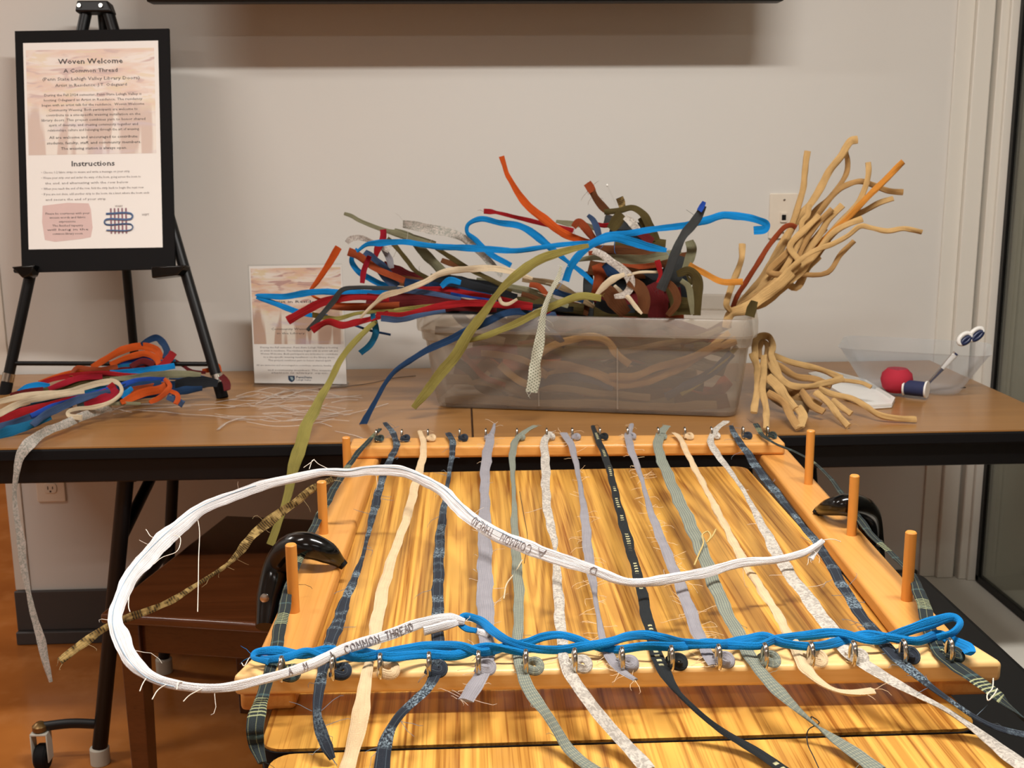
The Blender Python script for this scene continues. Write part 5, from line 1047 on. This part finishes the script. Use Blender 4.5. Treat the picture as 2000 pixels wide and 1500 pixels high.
for pts in ([(383, 1003, .834), (389, 1030, .82), (388, 1090, .80), (387, 1150, .785), (386, 1195, .775)], [(604, 916, .846), (612, 898, .85), (622, 906, .848), (640, 915, .846)], [(593, 913, .846), (606, 904, .85), (614, 897, .85)], [(340, 1045, .832), (352, 1050, .834), (344, 1078, .828), (318, 1088, .824), (300, 1102, .824)],
            [(290, 1318, .81), (279, 1335, .808), (273, 1350, .806)], [(330, 1334, .81), (310, 1346, .808), (297, 1366, .806)], [(380, 1340, .81), (350, 1332, .814), (345, 1347, .812)], [(395, 1345, .81), (370, 1358, .808), (358, 1370, .806)], [(1607, 1055, .806), (1625, 1053, .81), (1642, 1058, .805)],
            [(505, 1275, .80), (488, 1284, .798), (478, 1300, .794), (472, 1295, .79)], [(252, 1165, .818), (251, 1185, .816), (254, 1195, .815)], [(330, 1048, .828), (300, 1050, .83), (285, 1034, .832)]):
    m.tube(PZ(*pts), .0005, 5)
m.build('loose_threads', plain('white_thread', (236, 228, 214), .9, .2), wso, kind='stuff')
# seam line along the strip, then the hand lettering
sm = []
for a, b in ((.30, .52), (.56, .80)):
    n = len(wfr); P = []
    for i in range(int(a*n), int(b*n)):
        p, tt, s, nn, w, LL = wfr[i]; P.append(p + s*(w*(.26 if a < .5 else .22)) + nn*.0019)
    sm.append(P)
m = MB()
for P in sm: m.tube(P, .0004, 5)
m.build('stitched_seam', plain('seam_blue', (150, 176, 196), .8, .2), wso)
GL = {'A': [[(0, 0), (.5, 1), (1, 0)], [(.2, .4), (.8, .4)]], 'C': [[(1, .8), (.7, 1), (.3, 1), (0, .7), (0, .3), (.3, 0), (.7, 0), (1, .2)]], 'O': [[(.5, 1), (.1, .8), (0, .5), (.1, .2), (.5, 0), (.9, .2), (1, .5), (.9, .8), (.5, 1)]],
      'M': [[(0, 0), (.05, 1), (.5, .35), (.95, 1), (1, 0)]], 'N': [[(0, 0), (0, 1), (1, 0), (1, 1)]], 'T': [[(0, 1), (1, 1)], [(.5, 1), (.5, 0)]], 'H': [[(0, 0), (0, 1)], [(1, 0), (1, 1)], [(0, .5), (1, .5)]],
      'R': [[(0, 0), (0, 1), (.8, 1), (.95, .75), (.8, .5), (0, .5)], [(.4, .5), (1, 0)]], 'E': [[(1, 1), (0, 1), (0, 0), (1, 0)], [(0, .5), (.7, .5)]], 'D': [[(0, 0), (0, 1), (.6, 1), (1, .7), (1, .3), (.6, 0), (0, 0)]]}
CUM = [f[5] for f in wfr]
def at_len(Lq):
    Lq = min(max(Lq, 0), CUM[-1]); i = 0
    while i < len(CUM)-2 and CUM[i+1] < Lq: i += 1
    k = (Lq-CUM[i])/max(1e-6, CUM[i+1]-CUM[i]); a, b = wfr[i], wfr[i+1]
    return a[0].lerp(b[0], k), a[1].lerp(b[1], k).normalized(), a[2].lerp(b[2], k).normalized(), a[3].lerp(b[3], k).normalized(), a[4]+(b[4]-a[4])*k
def len_at(px, lo=0, hi=1):      # arc length nearest a surveyed point
    best = None
    for i, f in enumerate(wfr):
        if not lo*len(wfr) <= i <= hi*len(wfr): continue
        d = f[0]-CAM; z = d.dot(FW); q = (1000+F*d.dot(RT)/z-px[0])**2+(750-F*d.dot(UP)/z-px[1])**2
        if best is None or q < best[0]: best = (q, f[5])
    return best[1]
def letter_word(word, p0, p1, lo, hi, flip, v0=-.36, v1=.3):
    a, b = len_at(p0, lo, hi), len_at(p1, lo, hi); n = len(word); m = MB(); r = random.Random(len(word)*7+int(p0[0]))
    for i, ch in enumerate(word):
        ca, cb = a+(b-a)*(i+.12)/n, a+(b-a)*(i+.80)/n
        jit = r.uniform(-.06, .06)
        for st in GL[ch]:
            P = []
            for gx, gy in st:
                p, tt, s, nn, w = at_len(ca+(cb-ca)*gx)
                vv = v0+(v1-v0)*gy+jit
                up = s if s.dot(UP) > 0 else -s
                if flip: up = -up
                P.append(p+up*(vv*w)+nn*.0023)
            if len(P) > 1: m.tube(P, .00055, 5)
    m.build('lettering', plain('pencil', (140, 130, 130), .8, .2), wso)
letter_word('A', (1068, 1086), (1048, 1078), .15, .5, True, -.3, .3)
letter_word('COMMON', (1042, 1076), (978, 1048), .15, .5, True, -.3, .3)
letter_word('THREAD', (968, 1043), (922, 1016), .15, .5, True, -.3, .3)
letter_word('D', (1170, 1119), (1150, 1112), .15, .5, True, -.3, .3)
letter_word('A', (640, 1284), (654, 1278), .75, 1, False)
letter_word('COMMON', (668, 1272), (738, 1247), .75, 1, False)
letter_word('THREAD', (746, 1244), (806, 1224), .75, 1, False)
letter_word('A', (565, 1312), (575, 1309), .75, 1, False); letter_word('M', (586, 1305), (598, 1301), .75, 1, False)
fabric_strip('short white tube of cloth lettered with a mark, tied by the blue end', 'cloth_white', [(828, 1234, .800), (850, 1228, .801), (872, 1221, .801), (897, 1214, .799)], [19, 20, 18, 12], z=0, cat='fabric strip', thick=.006)
fabric_strip('short white cloth stub under the blue weft on the lilac warp', 'cloth_white', [(930, 1232, .794), (943, 1236, .794), (955, 1240, .794)], [13, 15, 12], z=0, cat='fabric strip', thick=.005)

# ================================================================== gold banded strip hanging out left of the loom
fabric_strip('sheer gold-banded strip slung from the left rail towards the floor', 'sequin', [(650, 935, .795), (628, 945, .792), (608, 956, .785), (580, 980, .772), (540, 1006, .756), (500, 1040, .738), (468, 1078, .722), (442, 1104, .714), (410, 1126, .708), (380, 1145, .702), (340, 1170, .694), (290, 1193, .685), (240, 1211, .676), (200, 1229, .668), (160, 1258, .655), (117, 1292, .64)],
             [10, 13, 15, 16, 19, 19, 15, 9, 7, 10, 12, 14, 15, 14, 17, 17], z=0, fray=12, fcol=(170, 150, 110), wav=.1)
# stray threads lying on the loom
for lb, c, pts, rad in (('thin black thread looped over the sage warp strip at the front', (40, 40, 44), [(1590, 1418, .752), (1584, 1400, .756), (1600, 1412, .756), (1580, 1424, .75), (1577, 1450, .748), (1590, 1480, .748), (1600, 1502, .748)], .0006),
                        ('dark thread lying between the sixth and seventh warp strips', (74, 62, 52), [(1015, 960, .785), (1022, 1000, .78), (1030, 1050, .776), (1024, 1100, .775)], .0005),
                        ('knotted gold cord with two ends on the sage warp strip', (196, 172, 112), [(1356, 1104, .787), (1366, 1080, .79), (1374, 1060, .792), (1372, 1044, .793), (1382, 1038, .793), (1388, 1048, .793), (1380, 1060, .792), (1392, 1046, .792), (1398, 1034, .79)], .0011),
                        ('short speckled cord standing beside the sixth warp strip', (206, 190, 160), [(1020, 1094, .788), (1005, 1120, .785), (990, 1140, .784), (984, 1170, .783)], .0009),
                        ('fine pale thread tied in a bow on the right plaid strip', (214, 206, 190), [(1940, 1325, .80), (1938, 1345, .80), (1928, 1358, .80), (1930, 1368, .80), (1942, 1356, .80), (1948, 1345, .80)], .0006)):
    o = MB().tube(catmull([UZ(*p) for p in pts], 6), rad, 6).build('thread', plain('stray_%d' % c[0], c, .85, .2)); tag(o, lb, 'thread')
